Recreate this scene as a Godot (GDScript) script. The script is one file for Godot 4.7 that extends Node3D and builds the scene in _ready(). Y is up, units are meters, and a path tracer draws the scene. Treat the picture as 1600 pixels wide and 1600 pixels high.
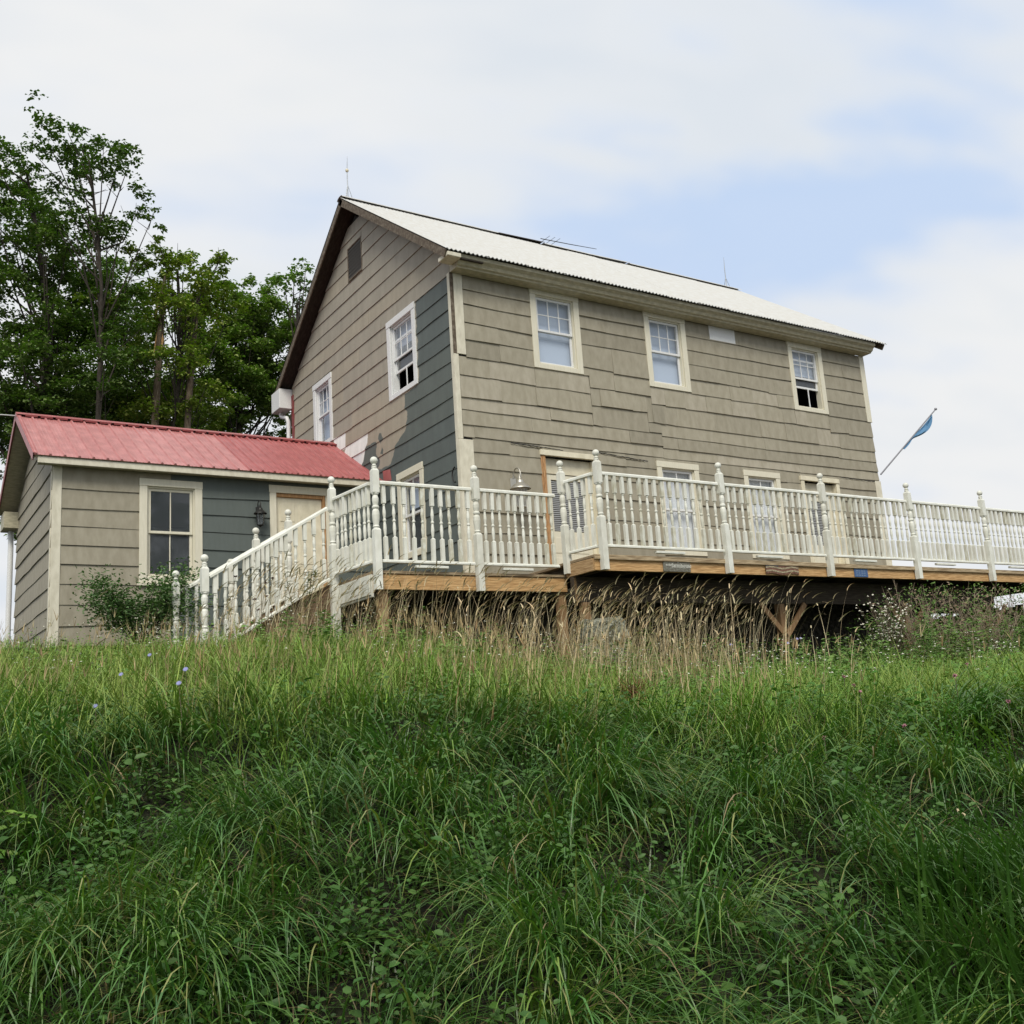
extends Node3D

const CAM := Vector3(-7.837, 1.6, 13.352)
const FWD := Vector3(0.5469, 0.0, -0.8372)
const RGT := Vector3(0.8372, 0.0, 0.5469)

var rng := RandomNumberGenerator.new()
var lump := FastNoiseLite.new()
var M := {}
var T := {}

# ------------------------------------------------------------------ geometry helper
class Geo:
	var v := PackedVector3Array()
	var n := PackedVector3Array()
	var uv := PackedVector2Array()
	var c := PackedColorArray()
	var ix := PackedInt32Array()
	var xf := Transform3D.IDENTITY
	var col := Color.WHITE
	var tinted := false
	var uv_gable := false

	func vert(p: Vector3, nn: Vector3) -> void:
		var q := xf * p
		v.append(q)
		n.append((xf.basis * nn).normalized())
		if uv_gable:
			uv.append(Vector2((q.z + 7.3) / 7.4, 1.0 - (q.y - 3.4) / 8.6))
		if tinted:
			c.append(col)

	# corners counter-clockwise as seen from the front
	func quad(a: Vector3, b: Vector3, d: Vector3, e: Vector3) -> void:
		var nn := (b - a).cross(d - a)
		if nn.length_squared() < 1e-16:
			nn = (d - a).cross(e - a)
		var k := v.size()
		for p: Vector3 in [a, b, d, e]:
			vert(p, nn)
		ix.append_array([k, k + 2, k + 1, k, k + 3, k + 2])

	func tri(a: Vector3, b: Vector3, d: Vector3) -> void:
		var nn := (b - a).cross(d - a)
		var k := v.size()
		for p: Vector3 in [a, b, d]:
			vert(p, nn)
		ix.append_array([k, k + 2, k + 1])

	func box(lo: Vector3, hi: Vector3, ch := 0.0) -> void:
		if ch <= 0.0:
			var p := [lo, Vector3(hi.x, lo.y, lo.z), Vector3(hi.x, hi.y, lo.z), Vector3(lo.x, hi.y, lo.z), Vector3(lo.x, lo.y, hi.z), Vector3(hi.x, lo.y, hi.z), hi, Vector3(lo.x, hi.y, hi.z)]
			quad(p[4], p[5], p[6], p[7]); quad(p[1], p[0], p[3], p[2]); quad(p[0], p[4], p[7], p[3])
			quad(p[5], p[1], p[2], p[6]); quad(p[7], p[6], p[2], p[3]); quad(p[0], p[1], p[5], p[4])
			return
		var ce := (lo + hi) * 0.5
		var h := (hi - lo) * 0.5
		ch = minf(ch, minf(h.x, minf(h.y, h.z)) * 0.8)
		for ax in 3:
			var e1 := (ax + 1) % 3
			var e2 := (ax + 2) % 3
			for s: float in [-1.0, 1.0]:
				var f := func(a: float, b: float) -> Vector3:
					var r := Vector3.ZERO
					r[ax] = s * h[ax]; r[e1] = a * (h[e1] - ch); r[e2] = b * (h[e2] - ch)
					return ce + r
				if s > 0:
					quad(f.call(-1, -1), f.call(1, -1), f.call(1, 1), f.call(-1, 1))
				else:
					quad(f.call(-1, 1), f.call(1, 1), f.call(1, -1), f.call(-1, -1))
			for s1: float in [-1.0, 1.0]:      # edges along ax
				for s2: float in [-1.0, 1.0]:
					var g := func(a: float, inner: bool) -> Vector3:
						var r := Vector3.ZERO
						r[ax] = a * (h[ax] - ch)
						r[e1] = s1 * (h[e1] - (0.0 if inner else ch)); r[e2] = s2 * (h[e2] - (ch if inner else 0.0))
						return ce + r
					if s1 * s2 > 0:
						quad(g.call(-1, true), g.call(1, true), g.call(1, false), g.call(-1, false)) if false else quad(g.call(-1, false), g.call(1, false), g.call(1, true), g.call(-1, true))
					else:
						quad(g.call(-1, true), g.call(1, true), g.call(1, false), g.call(-1, false))

	func lathe(profile: Array, sides: int, base: Vector3, square := false) -> void:
		# profile: Vector2(radius, height)
		for i in profile.size() - 1:
			var a: Vector2 = profile[i]
			var b: Vector2 = profile[i + 1]
			var sl := Vector2(b.y - a.y, a.x - b.x)
			for k in sides:
				var t0 := TAU * (k + (0.5 if square else 0.0)) / sides
				var t1 := TAU * (k + 1 + (0.5 if square else 0.0)) / sides
				var d0 := Vector3(cos(t0), 0, sin(t0))
				var d1 := Vector3(cos(t1), 0, sin(t1))
				if square:
					quad(base + d1 * a.x + Vector3(0, a.y, 0), base + d0 * a.x + Vector3(0, a.y, 0), base + d0 * b.x + Vector3(0, b.y, 0), base + d1 * b.x + Vector3(0, b.y, 0))
				else:
					var q := v.size()
					vert(base + d1 * a.x + Vector3(0, a.y, 0), d1 * sl.x + Vector3(0, sl.y, 0))
					vert(base + d0 * a.x + Vector3(0, a.y, 0), d0 * sl.x + Vector3(0, sl.y, 0))
					vert(base + d0 * b.x + Vector3(0, b.y, 0), d0 * sl.x + Vector3(0, sl.y, 0))
					vert(base + d1 * b.x + Vector3(0, b.y, 0), d1 * sl.x + Vector3(0, sl.y, 0))
					ix.append_array([q, q + 2, q + 1, q, q + 3, q + 2])

	func tube(pts: Array, radii: Array, sides := 6) -> void:
		var k0 := v.size()
		var side := Vector3.ZERO
		for i in pts.size():
			var p: Vector3 = pts[i]
			var t: Vector3 = (pts[mini(i + 1, pts.size() - 1)] - pts[maxi(i - 1, 0)]).normalized()
			if side == Vector3.ZERO:
				side = t.cross(Vector3(0.31, 0.2, 0.93)).normalized()
			side = (side - t * side.dot(t)).normalized()
			var up := t.cross(side)
			for k in sides:
				var a := TAU * k / sides
				var d := side * cos(a) + up * sin(a)
				vert(p + d * float(radii[i]), d)
		for i in pts.size() - 1:
			for k in sides:
				var a := k0 + i * sides + k
				var b := k0 + i * sides + (k + 1) % sides
				ix.append_array([a, a + sides, b, b, a + sides, b + sides])

	# outline in x-y (counter-clockwise), pushed from z0 to z1
	func prism(o: PackedVector2Array, z0: float, z1: float) -> void:
		var t := Geometry2D.triangulate_polygon(o)
		for k in range(0, t.size(), 3):
			var a := o[t[k]]; var b := o[t[k + 1]]; var d := o[t[k + 2]]
			if (b - a).cross(d - a) < 0:
				var w := b; b = d; d = w
			tri(Vector3(a.x, a.y, z1), Vector3(b.x, b.y, z1), Vector3(d.x, d.y, z1))
			tri(Vector3(a.x, a.y, z0), Vector3(d.x, d.y, z0), Vector3(b.x, b.y, z0))
		for k in o.size():
			var a := o[k]; var b := o[(k + 1) % o.size()]
			quad(Vector3(a.x, a.y, z0), Vector3(b.x, b.y, z0), Vector3(b.x, b.y, z1), Vector3(a.x, a.y, z1))

	func mesh() -> ArrayMesh:
		var m := ArrayMesh.new()
		if v.is_empty():
			return m
		var a := []
		a.resize(Mesh.ARRAY_MAX)
		a[Mesh.ARRAY_VERTEX] = v
		a[Mesh.ARRAY_NORMAL] = n
		a[Mesh.ARRAY_INDEX] = ix
		if uv.size() == v.size():
			a[Mesh.ARRAY_TEX_UV] = uv
		if c.size() == v.size():
			a[Mesh.ARRAY_COLOR] = c
		m.add_surface_from_arrays(Mesh.PRIMITIVE_TRIANGLES, a)
		return m

# ------------------------------------------------------------------ nodes
func put(called: String, g, mat: Material, parent: Node3D) -> MeshInstance3D:
	var o := MeshInstance3D.new()
	o.name = called
	o.mesh = g.mesh() if g is Geo else g
	o.material_override = mat
	parent.add_child(o, true)
	return o

func tag(o: Node3D, label := "", category := "", group := "", kind := "") -> Node3D:
	if label: o.set_meta("label", label)
	if category: o.set_meta("category", category)
	if group: o.set_meta("group", group)
	if kind: o.set_meta("kind", kind)
	return o

func thing(called: String, label: String, category: String, at := Vector3.ZERO, group := "") -> Node3D:
	var o := Node3D.new()
	o.name = called
	o.position = at
	add_child(o, true)
	tag(o, label, category, group)
	return o

func boxm(lo: Vector3, hi: Vector3, ch := 0.0) -> Geo:
	var g := Geo.new()
	g.box(lo, hi, ch)
	return g

func rnd(a: float, b: float) -> float:
	return rng.randf_range(a, b)

# ------------------------------------------------------------------ textures and materials
func noise_tex(key: String, seed_: int, freq: float, oct: int, a: Color, b: Color, gain := 1.0, size := 512, contrast := 1.0) -> void:
	var f := FastNoiseLite.new()
	f.seed = seed_; f.frequency = freq; f.fractal_octaves = oct; f.fractal_gain = 0.5 * gain
	f.noise_type = FastNoiseLite.TYPE_SIMPLEX_SMOOTH
	var im := f.get_seamless_image(size, size)
	im.convert(Image.FORMAT_L8)
	var d := im.get_data()
	var out := PackedByteArray()
	out.resize(size * size * 3)
	for i in d.size():
		var t := clampf((d[i] / 255.0 - 0.5) * contrast + 0.5, 0.0, 1.0)
		out[i * 3] = int(255.0 * lerpf(a.r, b.r, t)); out[i * 3 + 1] = int(255.0 * lerpf(a.g, b.g, t)); out[i * 3 + 2] = int(255.0 * lerpf(a.b, b.b, t))
	T[key] = ImageTexture.create_from_image(Image.create_from_data(size, size, false, Image.FORMAT_RGB8, out))

func mat(key: String, lin: Color, rough: float, tex := "", scale := Vector3.ONE, bump := "", bump_cm := 0.0, bump_detail := "") -> StandardMaterial3D:
	var m := StandardMaterial3D.new()
	m.resource_name = key
	m.albedo_color = lin.linear_to_srgb()
	m.roughness = rough
	if tex:
		m.albedo_texture = T[tex]
	if tex or bump:
		m.uv1_triplanar = true
		m.uv1_world_triplanar = true
		m.uv1_scale = scale
		m.uv1_triplanar_sharpness = 6.0
	if bump:
		m.heightmap_enabled = true
		m.heightmap_texture = T[bump]
		m.heightmap_scale = bump_cm
	if bump_detail:
		m.detail_enabled = true
		m.detail_albedo = T[bump_detail]
		m.detail_blend_mode = BaseMaterial3D.BLEND_MODE_MUL
	M[key] = m
	return m

func leafy(key: String, rough: float, back: Color, spec := 0.5) -> void:
	var m := StandardMaterial3D.new()
	m.resource_name = key
	m.vertex_color_use_as_albedo = true
	m.roughness = rough
	m.metallic_specular = spec
	m.cull_mode = BaseMaterial3D.CULL_DISABLED
	m.backlight_enabled = true
	m.backlight = back
	M[key] = m

func make_materials() -> void:
	noise_tex("mottle", 3, 0.02, 5, Color(0.84, 0.84, 0.84), Color(1, 1, 1), 1.1, 512, 1.6)
	noise_tex("fine", 5, 0.08, 4, Color(0.88, 0.88, 0.87), Color(1, 1, 1), 1.2, 512, 1.5)
	noise_tex("streak", 7, 0.012, 5, Color(0.955, 0.955, 0.945), Color(1, 1, 1), 1.2, 512, 1.3)
	noise_tex("grain", 9, 0.016, 5, Color(0.74, 0.66, 0.56), Color(1, 0.97, 0.92), 1.2, 512, 1.9)
	noise_tex("old", 11, 0.014, 5, Color(0.72, 0.68, 0.63), Color(1, 1, 0.98), 1.2, 512, 2.0)
	noise_tex("peel", 13, 0.02, 4, Color(0.88, 0.86, 0.81), Color(1, 1, 1), 1.1, 512, 2.0)
	noise_tex("rust", 15, 0.015, 5, Color(0.95, 0.935, 0.91), Color(1, 1, 1), 1.1, 512, 1.8)
	noise_tex("soil", 17, 0.02, 5, Color(0.5, 0.45, 0.4), Color(1, 1, 0.95), 1.2, 512, 2.2)
	noise_tex("stone", 19, 0.02, 5, Color(0.55, 0.56, 0.52), Color(1, 1, 0.98), 1.2, 512, 2.4)
	noise_tex("paint", 23, 0.012, 4, Color(0.93, 0.93, 0.915), Color(1, 1, 1), 1.0, 512, 1.6)
	noise_tex("weather", 25, 0.010, 5, Color(0.91, 0.905, 0.89), Color(1, 1, 1), 1.15, 512, 1.4)
	noise_tex("red", 21, 0.01, 4, Color(0.90, 0.87, 0.87), Color(1, 1, 1), 1.0, 512, 1.8)
	# lapped hardboard siding: taupe paint in a few tones, streaked downwards
	var taupe := Color(0.335, 0.306, 0.236)
	var tones := [0.86, 0.95, 1.0, 1.07, 1.17]
	for i in 5:
		mat("siding%d" % i, Color(taupe.r * tones[i], taupe.g * tones[i], taupe.b * (tones[i] + (0.03 if i > 3 else 0.0))), 0.75, "weather", Vector3(1.1, 0.45, 1.1), "fine", 0.03, "")
	mat("siding_grey", Color(0.098, 0.118, 0.112), 0.7, "streak", Vector3(1.6, 0.35, 1.6), "fine", 0.03)
	mat("tar_paper", Color(0.03, 0.028, 0.026), 0.95, "mottle", Vector3(2, 2, 2))
	mat("cream_trim", Color(0.70, 0.665, 0.545), 0.6, "streak", Vector3(3, 0.4, 3), "fine", 0.08)
	mat("cream_worn", Color(0.68, 0.645, 0.53), 0.7, "weather", Vector3(1.6, 0.6, 1.6), "fine", 0.05)
	mat("curtain_white", Color(0.60, 0.63, 0.66), 0.95)
	mat("cornice_paint", Color(0.50, 0.46, 0.33), 0.65, "mottle", Vector3(0.6, 2, 2), "fine", 0.08)
	mat("white_vinyl", Color(0.80, 0.81, 0.82), 0.4, "fine", Vector3(1, 1, 1))
	mat("rail_white", Color(0.77, 0.775, 0.715), 0.5, "paint", Vector3(0.9, 0.5, 0.9))
	mat("rail_worn", Color(0.72, 0.72, 0.65), 0.6, "weather", Vector3(1.0, 0.6, 1.0))
	mat("rail_grimy", Color(0.67, 0.68, 0.61), 0.65, "peel", Vector3(0.9, 0.5, 0.9))
	mat("lumber", Color(0.66, 0.46, 0.245), 0.72, "grain", Vector3(0.35, 7, 7), "grain", 0.1)
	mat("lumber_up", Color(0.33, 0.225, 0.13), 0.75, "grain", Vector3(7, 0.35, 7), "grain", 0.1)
	mat("lumber_grey", Color(0.37, 0.29, 0.195), 0.8, "old", Vector3(0.35, 6, 6), "grain", 0.1)
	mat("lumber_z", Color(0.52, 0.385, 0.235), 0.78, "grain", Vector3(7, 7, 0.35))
	mat("lumber_edge", Color(0.50, 0.40, 0.27), 0.8, "old", Vector3(0.35, 6, 6))
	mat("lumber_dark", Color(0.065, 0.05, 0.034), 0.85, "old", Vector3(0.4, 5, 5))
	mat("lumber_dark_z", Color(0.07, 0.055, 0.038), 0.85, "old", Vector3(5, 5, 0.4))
	mat("brown_board", Color(0.16, 0.10, 0.06), 0.8, "old", Vector3(0.4, 5, 5))
	mat("rake_board", Color(0.17, 0.14, 0.11), 0.85, "old", Vector3(2.0, 1.5, 1.5), "grain", 0.2)
	mat("eave_dark", Color(0.055, 0.045, 0.038), 0.9, "old", Vector3(3, 3, 1))
	mat("raw_wood", Color(0.55, 0.35, 0.19), 0.75, "grain", Vector3(8, 0.6, 8))
	mat("roof_tin", Color(0.56, 0.565, 0.555), 0.55, "rust", Vector3(0.7, 0.7, 0.7))
	mat("roof_edge", Color(0.20, 0.28, 0.22), 0.6, "mottle", Vector3(1, 1, 1))
	for i in 3:
		mat("red_roof%d" % i, [Color(0.51, 0.215, 0.205), Color(0.485, 0.195, 0.185), Color(0.41, 0.125, 0.12)][i], [0.34, 0.36, 0.42][i], "red", Vector3(0.6, 0.6, 0.6))
	mat("red_trim", Color(0.22, 0.03, 0.03), 0.55, "mottle", Vector3.ONE)
	mat("door_cream", Color(0.74, 0.69, 0.54), 0.6, "weather", Vector3(0.8, 0.5, 0.8))
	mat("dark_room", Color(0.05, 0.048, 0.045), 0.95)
	mat("curtain_or_sky_tint", Color(0.42, 0.50, 0.63), 0.95)  # blue-grey stands in for the sky reflected by the panes
	mat("blind_grey", Color(0.36, 0.37, 0.38), 0.6)
	mat("louvre_dark", Color(0.05, 0.045, 0.04), 0.8)
	mat("iron", Color(0.03, 0.03, 0.028), 0.5)
	M.iron.metallic = 0.4
	mat("pewter", Color(0.45, 0.43, 0.38), 0.42)
	M.pewter.metallic = 0.7
	mat("steel", Color(0.4, 0.42, 0.44), 0.4)
	M.steel.metallic = 0.8
	mat("ball_glass", Color(0.75, 0.68, 0.5), 0.2)
	mat("pole_grey", Color(0.22, 0.22, 0.25), 0.45)
	mat("flag_blue", Color(0.10, 0.24, 0.42), 0.8, "streak", Vector3(5, 5, 5))
	mat("slate", Color(0.21, 0.215, 0.195), 0.85, "old", Vector3(4, 4, 4))
	mat("chalk", Color(0.72, 0.72, 0.66), 0.9)
	mat("plaque_red", Color(0.24, 0.12, 0.085), 0.75, "old", Vector3(2, 6, 6))
	mat("plaque_white", Color(0.46, 0.40, 0.29), 0.75, "old", Vector3(2, 6, 6))
	mat("plaque_blue", Color(0.09, 0.095, 0.125), 0.75, "old", Vector3(4, 4, 4))
	mat("sign_blue", Color(0.06, 0.13, 0.30), 0.6, "mottle", Vector3(6, 6, 6))
	mat("sign_blue_light", Color(0.22, 0.30, 0.42), 0.7)
	mat("pier_stone", Color(0.30, 0.31, 0.26), 0.9, "stone", Vector3(1.6, 1.6, 1.6), "stone", 1.5)
	mat("foundation", Color(0.10, 0.09, 0.075), 0.92, "stone", Vector3(0.8, 0.8, 0.8), "stone", 2.0)
	mat("brick_red", Color(0.17, 0.065, 0.045), 0.9, "stone", Vector3(3, 3, 3))
	mat("soil", Color(0.026, 0.030, 0.014), 0.98, "soil", Vector3(0.8, 0.8, 0.8), "soil", 3.0)
	mat("bark", Color(0.05, 0.042, 0.034), 0.95, "old", Vector3(3, 0.6, 3), "old", 1.0)
	mat("bark_pale", Color(0.17, 0.135, 0.10), 0.95, "old", Vector3(3, 0.6, 3), "old", 1.0)
	mat("twig", Color(0.30, 0.235, 0.17), 0.9)
	mat("wound", Color(0.66, 0.46, 0.24), 0.85, "grain", Vector3(3, 0.6, 3))
	mat("cable", Color(0.6, 0.6, 0.6), 0.6)
	var glass := StandardMaterial3D.new()
	glass.resource_name = "window_glass"
	glass.transparency = BaseMaterial3D.TRANSPARENCY_ALPHA
	glass.albedo_color = Color(0.9, 0.95, 1.0, 0.06)
	glass.roughness = 0.03
	glass.metallic_specular = 0.55
	M.glass = glass
	leafy("grass", 0.36, Color(0.55, 0.66, 0.25), 0.5)
	leafy("meadow", 0.6, Color(0.50, 0.56, 0.28), 0.35)
	leafy("straw", 0.8, Color(0.3, 0.28, 0.2), 0.25)
	leafy("weed", 0.5, Color(0.45, 0.60, 0.2), 0.4)
	leafy("tree_leaf", 0.5, Color(0.55, 0.72, 0.22), 0.4)
	leafy("flower", 0.8, Color(0.4, 0.4, 0.4), 0.2)
	gable_paint()

func in_poly(p: Vector2, o: PackedVector2Array) -> bool:
	return Geometry2D.is_point_in_polygon(p, o)

# the side wall's paint: taupe over most of it, a half-finished grey-green coat near the corner, bare white boards above the shed roof
func gable_paint() -> void:
	var dark := PackedVector2Array([Vector2(-1.2, 8.757), Vector2(-1.22, 7.3), Vector2(-1.76, 7.27), Vector2(-1.79, 6.99), Vector2(-1.72, 6.94), Vector2(-1.72, 6.78), Vector2(-1.83, 6.62), Vector2(-2.09, 6.52), Vector2(-2.24, 6.45), Vector2(-2.33, 6.27), Vector2(-2.41, 6.17), Vector2(-2.81, 6.19), Vector2(-3.10, 6.26), Vector2(-3.32, 6.14), Vector2(-4.2, 5.6), Vector2(-7.2, 5.6), Vector2(-7.2, 3.0), Vector2(0.2, 3.0), Vector2(0.2, 8.757)])
	var grey := PackedVector2Array([Vector2(-3.43, 6.76), Vector2(-3.21, 6.76), Vector2(-3.05, 6.75), Vector2(-2.96, 6.75), Vector2(-3.00, 6.60), Vector2(-2.99, 6.49), Vector2(-2.84, 6.36), Vector2(-2.90, 6.26), Vector2(-3.10, 6.20), Vector2(-3.47, 6.17), Vector2(-3.70, 6.50)])
	var grey2 := PackedVector2Array([Vector2(-2.86, 6.86), Vector2(-2.75, 6.84), Vector2(-2.66, 6.72), Vector2(-2.81, 6.68), Vector2(-2.88, 6.77)])
	var grey3 := PackedVector2Array([Vector2(-2.76, 6.59), Vector2(-2.66, 6.51), Vector2(-2.70, 6.42), Vector2(-2.78, 6.47)])
	var white1 := PackedVector2Array([Vector2(-4.90, 7.32), Vector2(-4.60, 7.294), Vector2(-4.33, 7.294), Vector2(-4.335, 6.98), Vector2(-4.90, 7.0)])
	var white2 := PackedVector2Array([Vector2(-4.335, 7.0), Vector2(-3.33, 7.0), Vector2(-3.34, 6.82), Vector2(-3.48, 6.71), Vector2(-3.54, 6.52), Vector2(-3.74, 6.40), Vector2(-4.8, 6.4)])
	var w := 740
	var h := 860
	var f := FastNoiseLite.new()
	f.seed = 4; f.frequency = 0.045; f.fractal_octaves = 4
	var g := FastNoiseLite.new()
	g.seed = 8; g.frequency = 0.02; g.fractal_octaves = 4
	var taupe := Color(0.325, 0.296, 0.240)
	var green := Color(0.098, 0.118, 0.112)
	var white := Color(0.76, 0.80, 0.81)
	var out := PackedByteArray()
	out.resize(w * h * 3)
	for j in h:
		var y := 3.4 + 8.6 * (1.0 - (j + 0.5) / h)
		for i in w:
			var z := -7.3 + 7.4 * (i + 0.5) / w
			var p := Vector2(z + 0.05 * f.get_noise_2d(i, j), y + 0.02 * f.get_noise_2d(j, i + 500.0))
			var k := taupe
			if y < 8.8 and y > 6.1 and z < -4.3 or y > 8.76:
				pass
			elif in_poly(p, dark) or in_poly(p, grey) or in_poly(p, grey2) or in_poly(p, grey3):
				k = green
			if y < 7.4 and y > 6.3 and z < -3.2 and (in_poly(Vector2(z, y), white1) or in_poly(Vector2(z, y), white2)):
				k = white
			var q := 0.95 + 0.13 * g.get_noise_2d(i * 2.2, j * 0.4) + 0.05 * f.get_noise_2d(i * 4.0, j * 2.0)
			var s := Color(k.r * q, k.g * q, k.b * q).linear_to_srgb()
			var at := (j * w + i) * 3
			out[at] = clampi(int(s.r * 255.0), 0, 255); out[at + 1] = clampi(int(s.g * 255.0), 0, 255); out[at + 2] = clampi(int(s.b * 255.0), 0, 255)
	for i in 4:
		var m := StandardMaterial3D.new()
		m.resource_name = "gable_siding"
		var t: float = [0.95, 1.0, 1.0, 1.05][i]
		m.albedo_color = Color(t, t, t).linear_to_srgb() if t < 1.0 else Color(1, 1, 1)
		if t > 1.0:
			m.albedo_color = Color(1.03, 1.02, 1.0)
		m.albedo_texture = T.get("gable", null)
		if not T.has("gable"):
			T.gable = ImageTexture.create_from_image(Image.create_from_data(w, h, false, Image.FORMAT_RGB8, out))
			m.albedo_texture = T.gable
		m.roughness = 0.72
		m.texture_repeat = false
		M["gable%d" % i] = m

# ------------------------------------------------------------------ light and sky
func make_sky() -> void:
	var cam := Camera3D.new()
	cam.name = "camera"
	cam.position = CAM
	cam.rotation = Vector3(0.201867, -0.578693, -0.066934)
	cam.fov = 53.14
	cam.far = 2000.0
	cam.current = true
	add_child(cam)

	var sun := DirectionalLight3D.new()
	sun.name = "sun"
	sun.light_energy = 0.6
	sun.light_color = Color(1.0, 0.975, 0.92)
	sun.light_angular_distance = 24.0
	sun.shadow_enabled = true
	add_child(sun)
	sun.look_at_from_position(Vector3(-13, 26, 20), Vector3.ZERO)

	var w := 1024
	var h := 512
	var im := Image.create(w, h, false, Image.FORMAT_RGBF)
	var f := FastNoiseLite.new()
	f.seed = 21; f.frequency = 0.55; f.fractal_octaves = 5; f.fractal_gain = 0.5
	var f2 := FastNoiseLite.new()
	f2.seed = 33; f2.frequency = 0.9; f2.fractal_octaves = 4
	var blue_at := Vector3(0.700, 0.452, -0.553).normalized()
	var low_at := Vector3(0.85, 0.26, -0.46).normalized()
	var left_at := Vector3(0.17, 0.60, -0.78).normalized()
	for j in h:
		var el := PI * (0.5 - (j + 0.5) / h)
		for i in w:
			var az := TAU * (i + 0.5) / w
			var d := Vector3(sin(az) * cos(el), sin(el), -cos(az) * cos(el))
			var y := maxf(d.y, 0.0)
			var p := Vector3(d.x, 0, d.z) / (y + 0.22)
			var c := f.get_noise_2d(p.x * 2.0 + 0.5 * p.z, p.z * 2.6)
			var streak := f2.get_noise_2d(p.x * 1.1 + p.z * 0.8, p.z * 2.2 - p.x * 0.9)
			var thin := f2.get_noise_2d(p.x * 2.2 + p.z * 1.4 + 9.0, p.z * 7.5 - p.x * 2.6)
			streak = streak * 0.7 + thin * 0.55
			var e1 := d - blue_at
			var flat2 := e1.x * e1.x + e1.z * e1.z
			var g1 := exp(-(pow(e1.y / 0.10, 2.0) + flat2 / 0.045))
			var wide := exp(-(pow((e1.y - 0.05) / 0.26, 2.0) + flat2 / 0.24))
			var bl := 0.14 + 0.45 * c + 0.40 * streak + wide * (0.40 + 0.55 * streak) + g1 * (0.42 + 0.6 * streak + 0.2 * c)
			bl -= 0.55 * exp(-pow(d.distance_to(low_at) / 0.20, 2.0))
			bl -= 0.30 * exp(-pow(d.distance_to(left_at) / 0.45, 2.0))
			bl = clampf(bl, 0.0, 1.0)
			bl = bl * bl * (3.0 - 2.0 * bl)
			bl *= lerpf(0.5, 1.0, smoothstep(0.0, 0.35, y))
			var white := Color(0.745, 0.795, 0.855).lerp(Color(0.875, 0.884, 0.890), clampf(0.45 + 1.1 * streak + 0.3 * c + 0.35 * exp(-pow(d.distance_to(left_at) / 0.40, 2.0)) + 0.4 * exp(-pow(d.distance_to(low_at) / 0.25, 2.0)), 0.0, 1.0))
			var k := white.lerp(Color(0.42, 0.61, 0.93), bl * 0.66)
			im.set_pixel(i, j, Color(k.r, k.g, k.b))
	var sm := PanoramaSkyMaterial.new()
	sm.panorama = ImageTexture.create_from_image(im)
	var sky := Sky.new()
	sky.sky_material = sm
	var e := Environment.new()
	e.background_mode = Environment.BG_SKY
	e.sky = sky
	e.background_energy_multiplier = 0.66
	e.tonemap_mode = Environment.TONE_MAPPER_LINEAR
	e.tonemap_exposure = 1.5
	e.ssao_enabled = true
	e.ssil_enabled = true
	e.sdfgi_enabled = true
	var we := WorldEnvironment.new()
	we.name = "sky"
	we.environment = e
	add_child(we)

# ------------------------------------------------------------------ ground
func height(x: float, z: float) -> float:
	var u := (x - CAM.x) * FWD.x + (z - CAM.z) * FWD.z
	var v := (x - CAM.x) * RGT.x + (z - CAM.z) * RGT.z
	var yp := lerpf(2.62, 2.05, smoothstep(-3.0, 5.0, x)) + 0.14 * clampf(0.3 - z, 0.0, 3.5) * (1.0 - smoothstep(-1.0, 1.0, x))
	var right := smoothstep(-2.5, 2.0, v)
	var crest := lerpf(1.70, 1.36, right)
	var k := clampf((u - 3.6) / 4.2, 0.0, 1.0)
	var bank := crest * (1.25 * k - 0.25 * k * k)
	var s := smoothstep(7.6, lerpf(12.5, 16.5, right), u)
	var lumps := lump.get_noise_2d(x, z) * smoothstep(3.0, 4.2, u) * (1.0 - smoothstep(7.2, 9.5, u))
	return bank + (yp - crest) * s + 0.26 * lumps + 0.04 * sin(x * 1.9 + z) * sin(z * 1.7 - x * 0.6) * smoothstep(3.3, 6.0, u)

func make_ground() -> void:
	var g := Geo.new()
	var us := []
	var vs := []
	var a := -220.0
	for t: float in [-220.0, -80.0, -30.0, -10.0, -3.0, 0.0, 2.0]: us.append(t)
	a = 3.0
	while a < 24.0:
		us.append(a); a += 0.09 if a < 9.6 else 0.5
	for t: float in [24.0, 27.0, 32.0, 45.0, 80.0, 160.0, 400.0]: us.append(t)
	for t: float in [-300.0, -120.0, -50.0, -25.0, -15.0]: vs.append(t)
	a = -12.0
	while a < 16.0:
		vs.append(a); a += 0.09 if absf(a) < 6.3 else 0.6
	for t: float in [16.0, 20.0, 30.0, 60.0, 130.0, 300.0]: vs.append(t)
	var m := vs.size()
	for u: float in us:
		for v: float in vs:
			var p := CAM + FWD * u + RGT * v
			p.y = height(p.x, p.z)
			var hx := height(p.x + 0.1, p.z) - height(p.x - 0.1, p.z)
			var hz := height(p.x, p.z + 0.1) - height(p.x, p.z - 0.1)
			g.vert(p, Vector3(-hx / 0.2, 1.0, -hz / 0.2))
	for i in us.size() - 1:
		for j in m - 1:
			var q := i * m + j
			g.ix.append_array([q, q + m, q + 1, q + 1, q + m, q + m + 1])
	tag(put("ground", g, M.soil, self), "", "", "", "structure")

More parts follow.
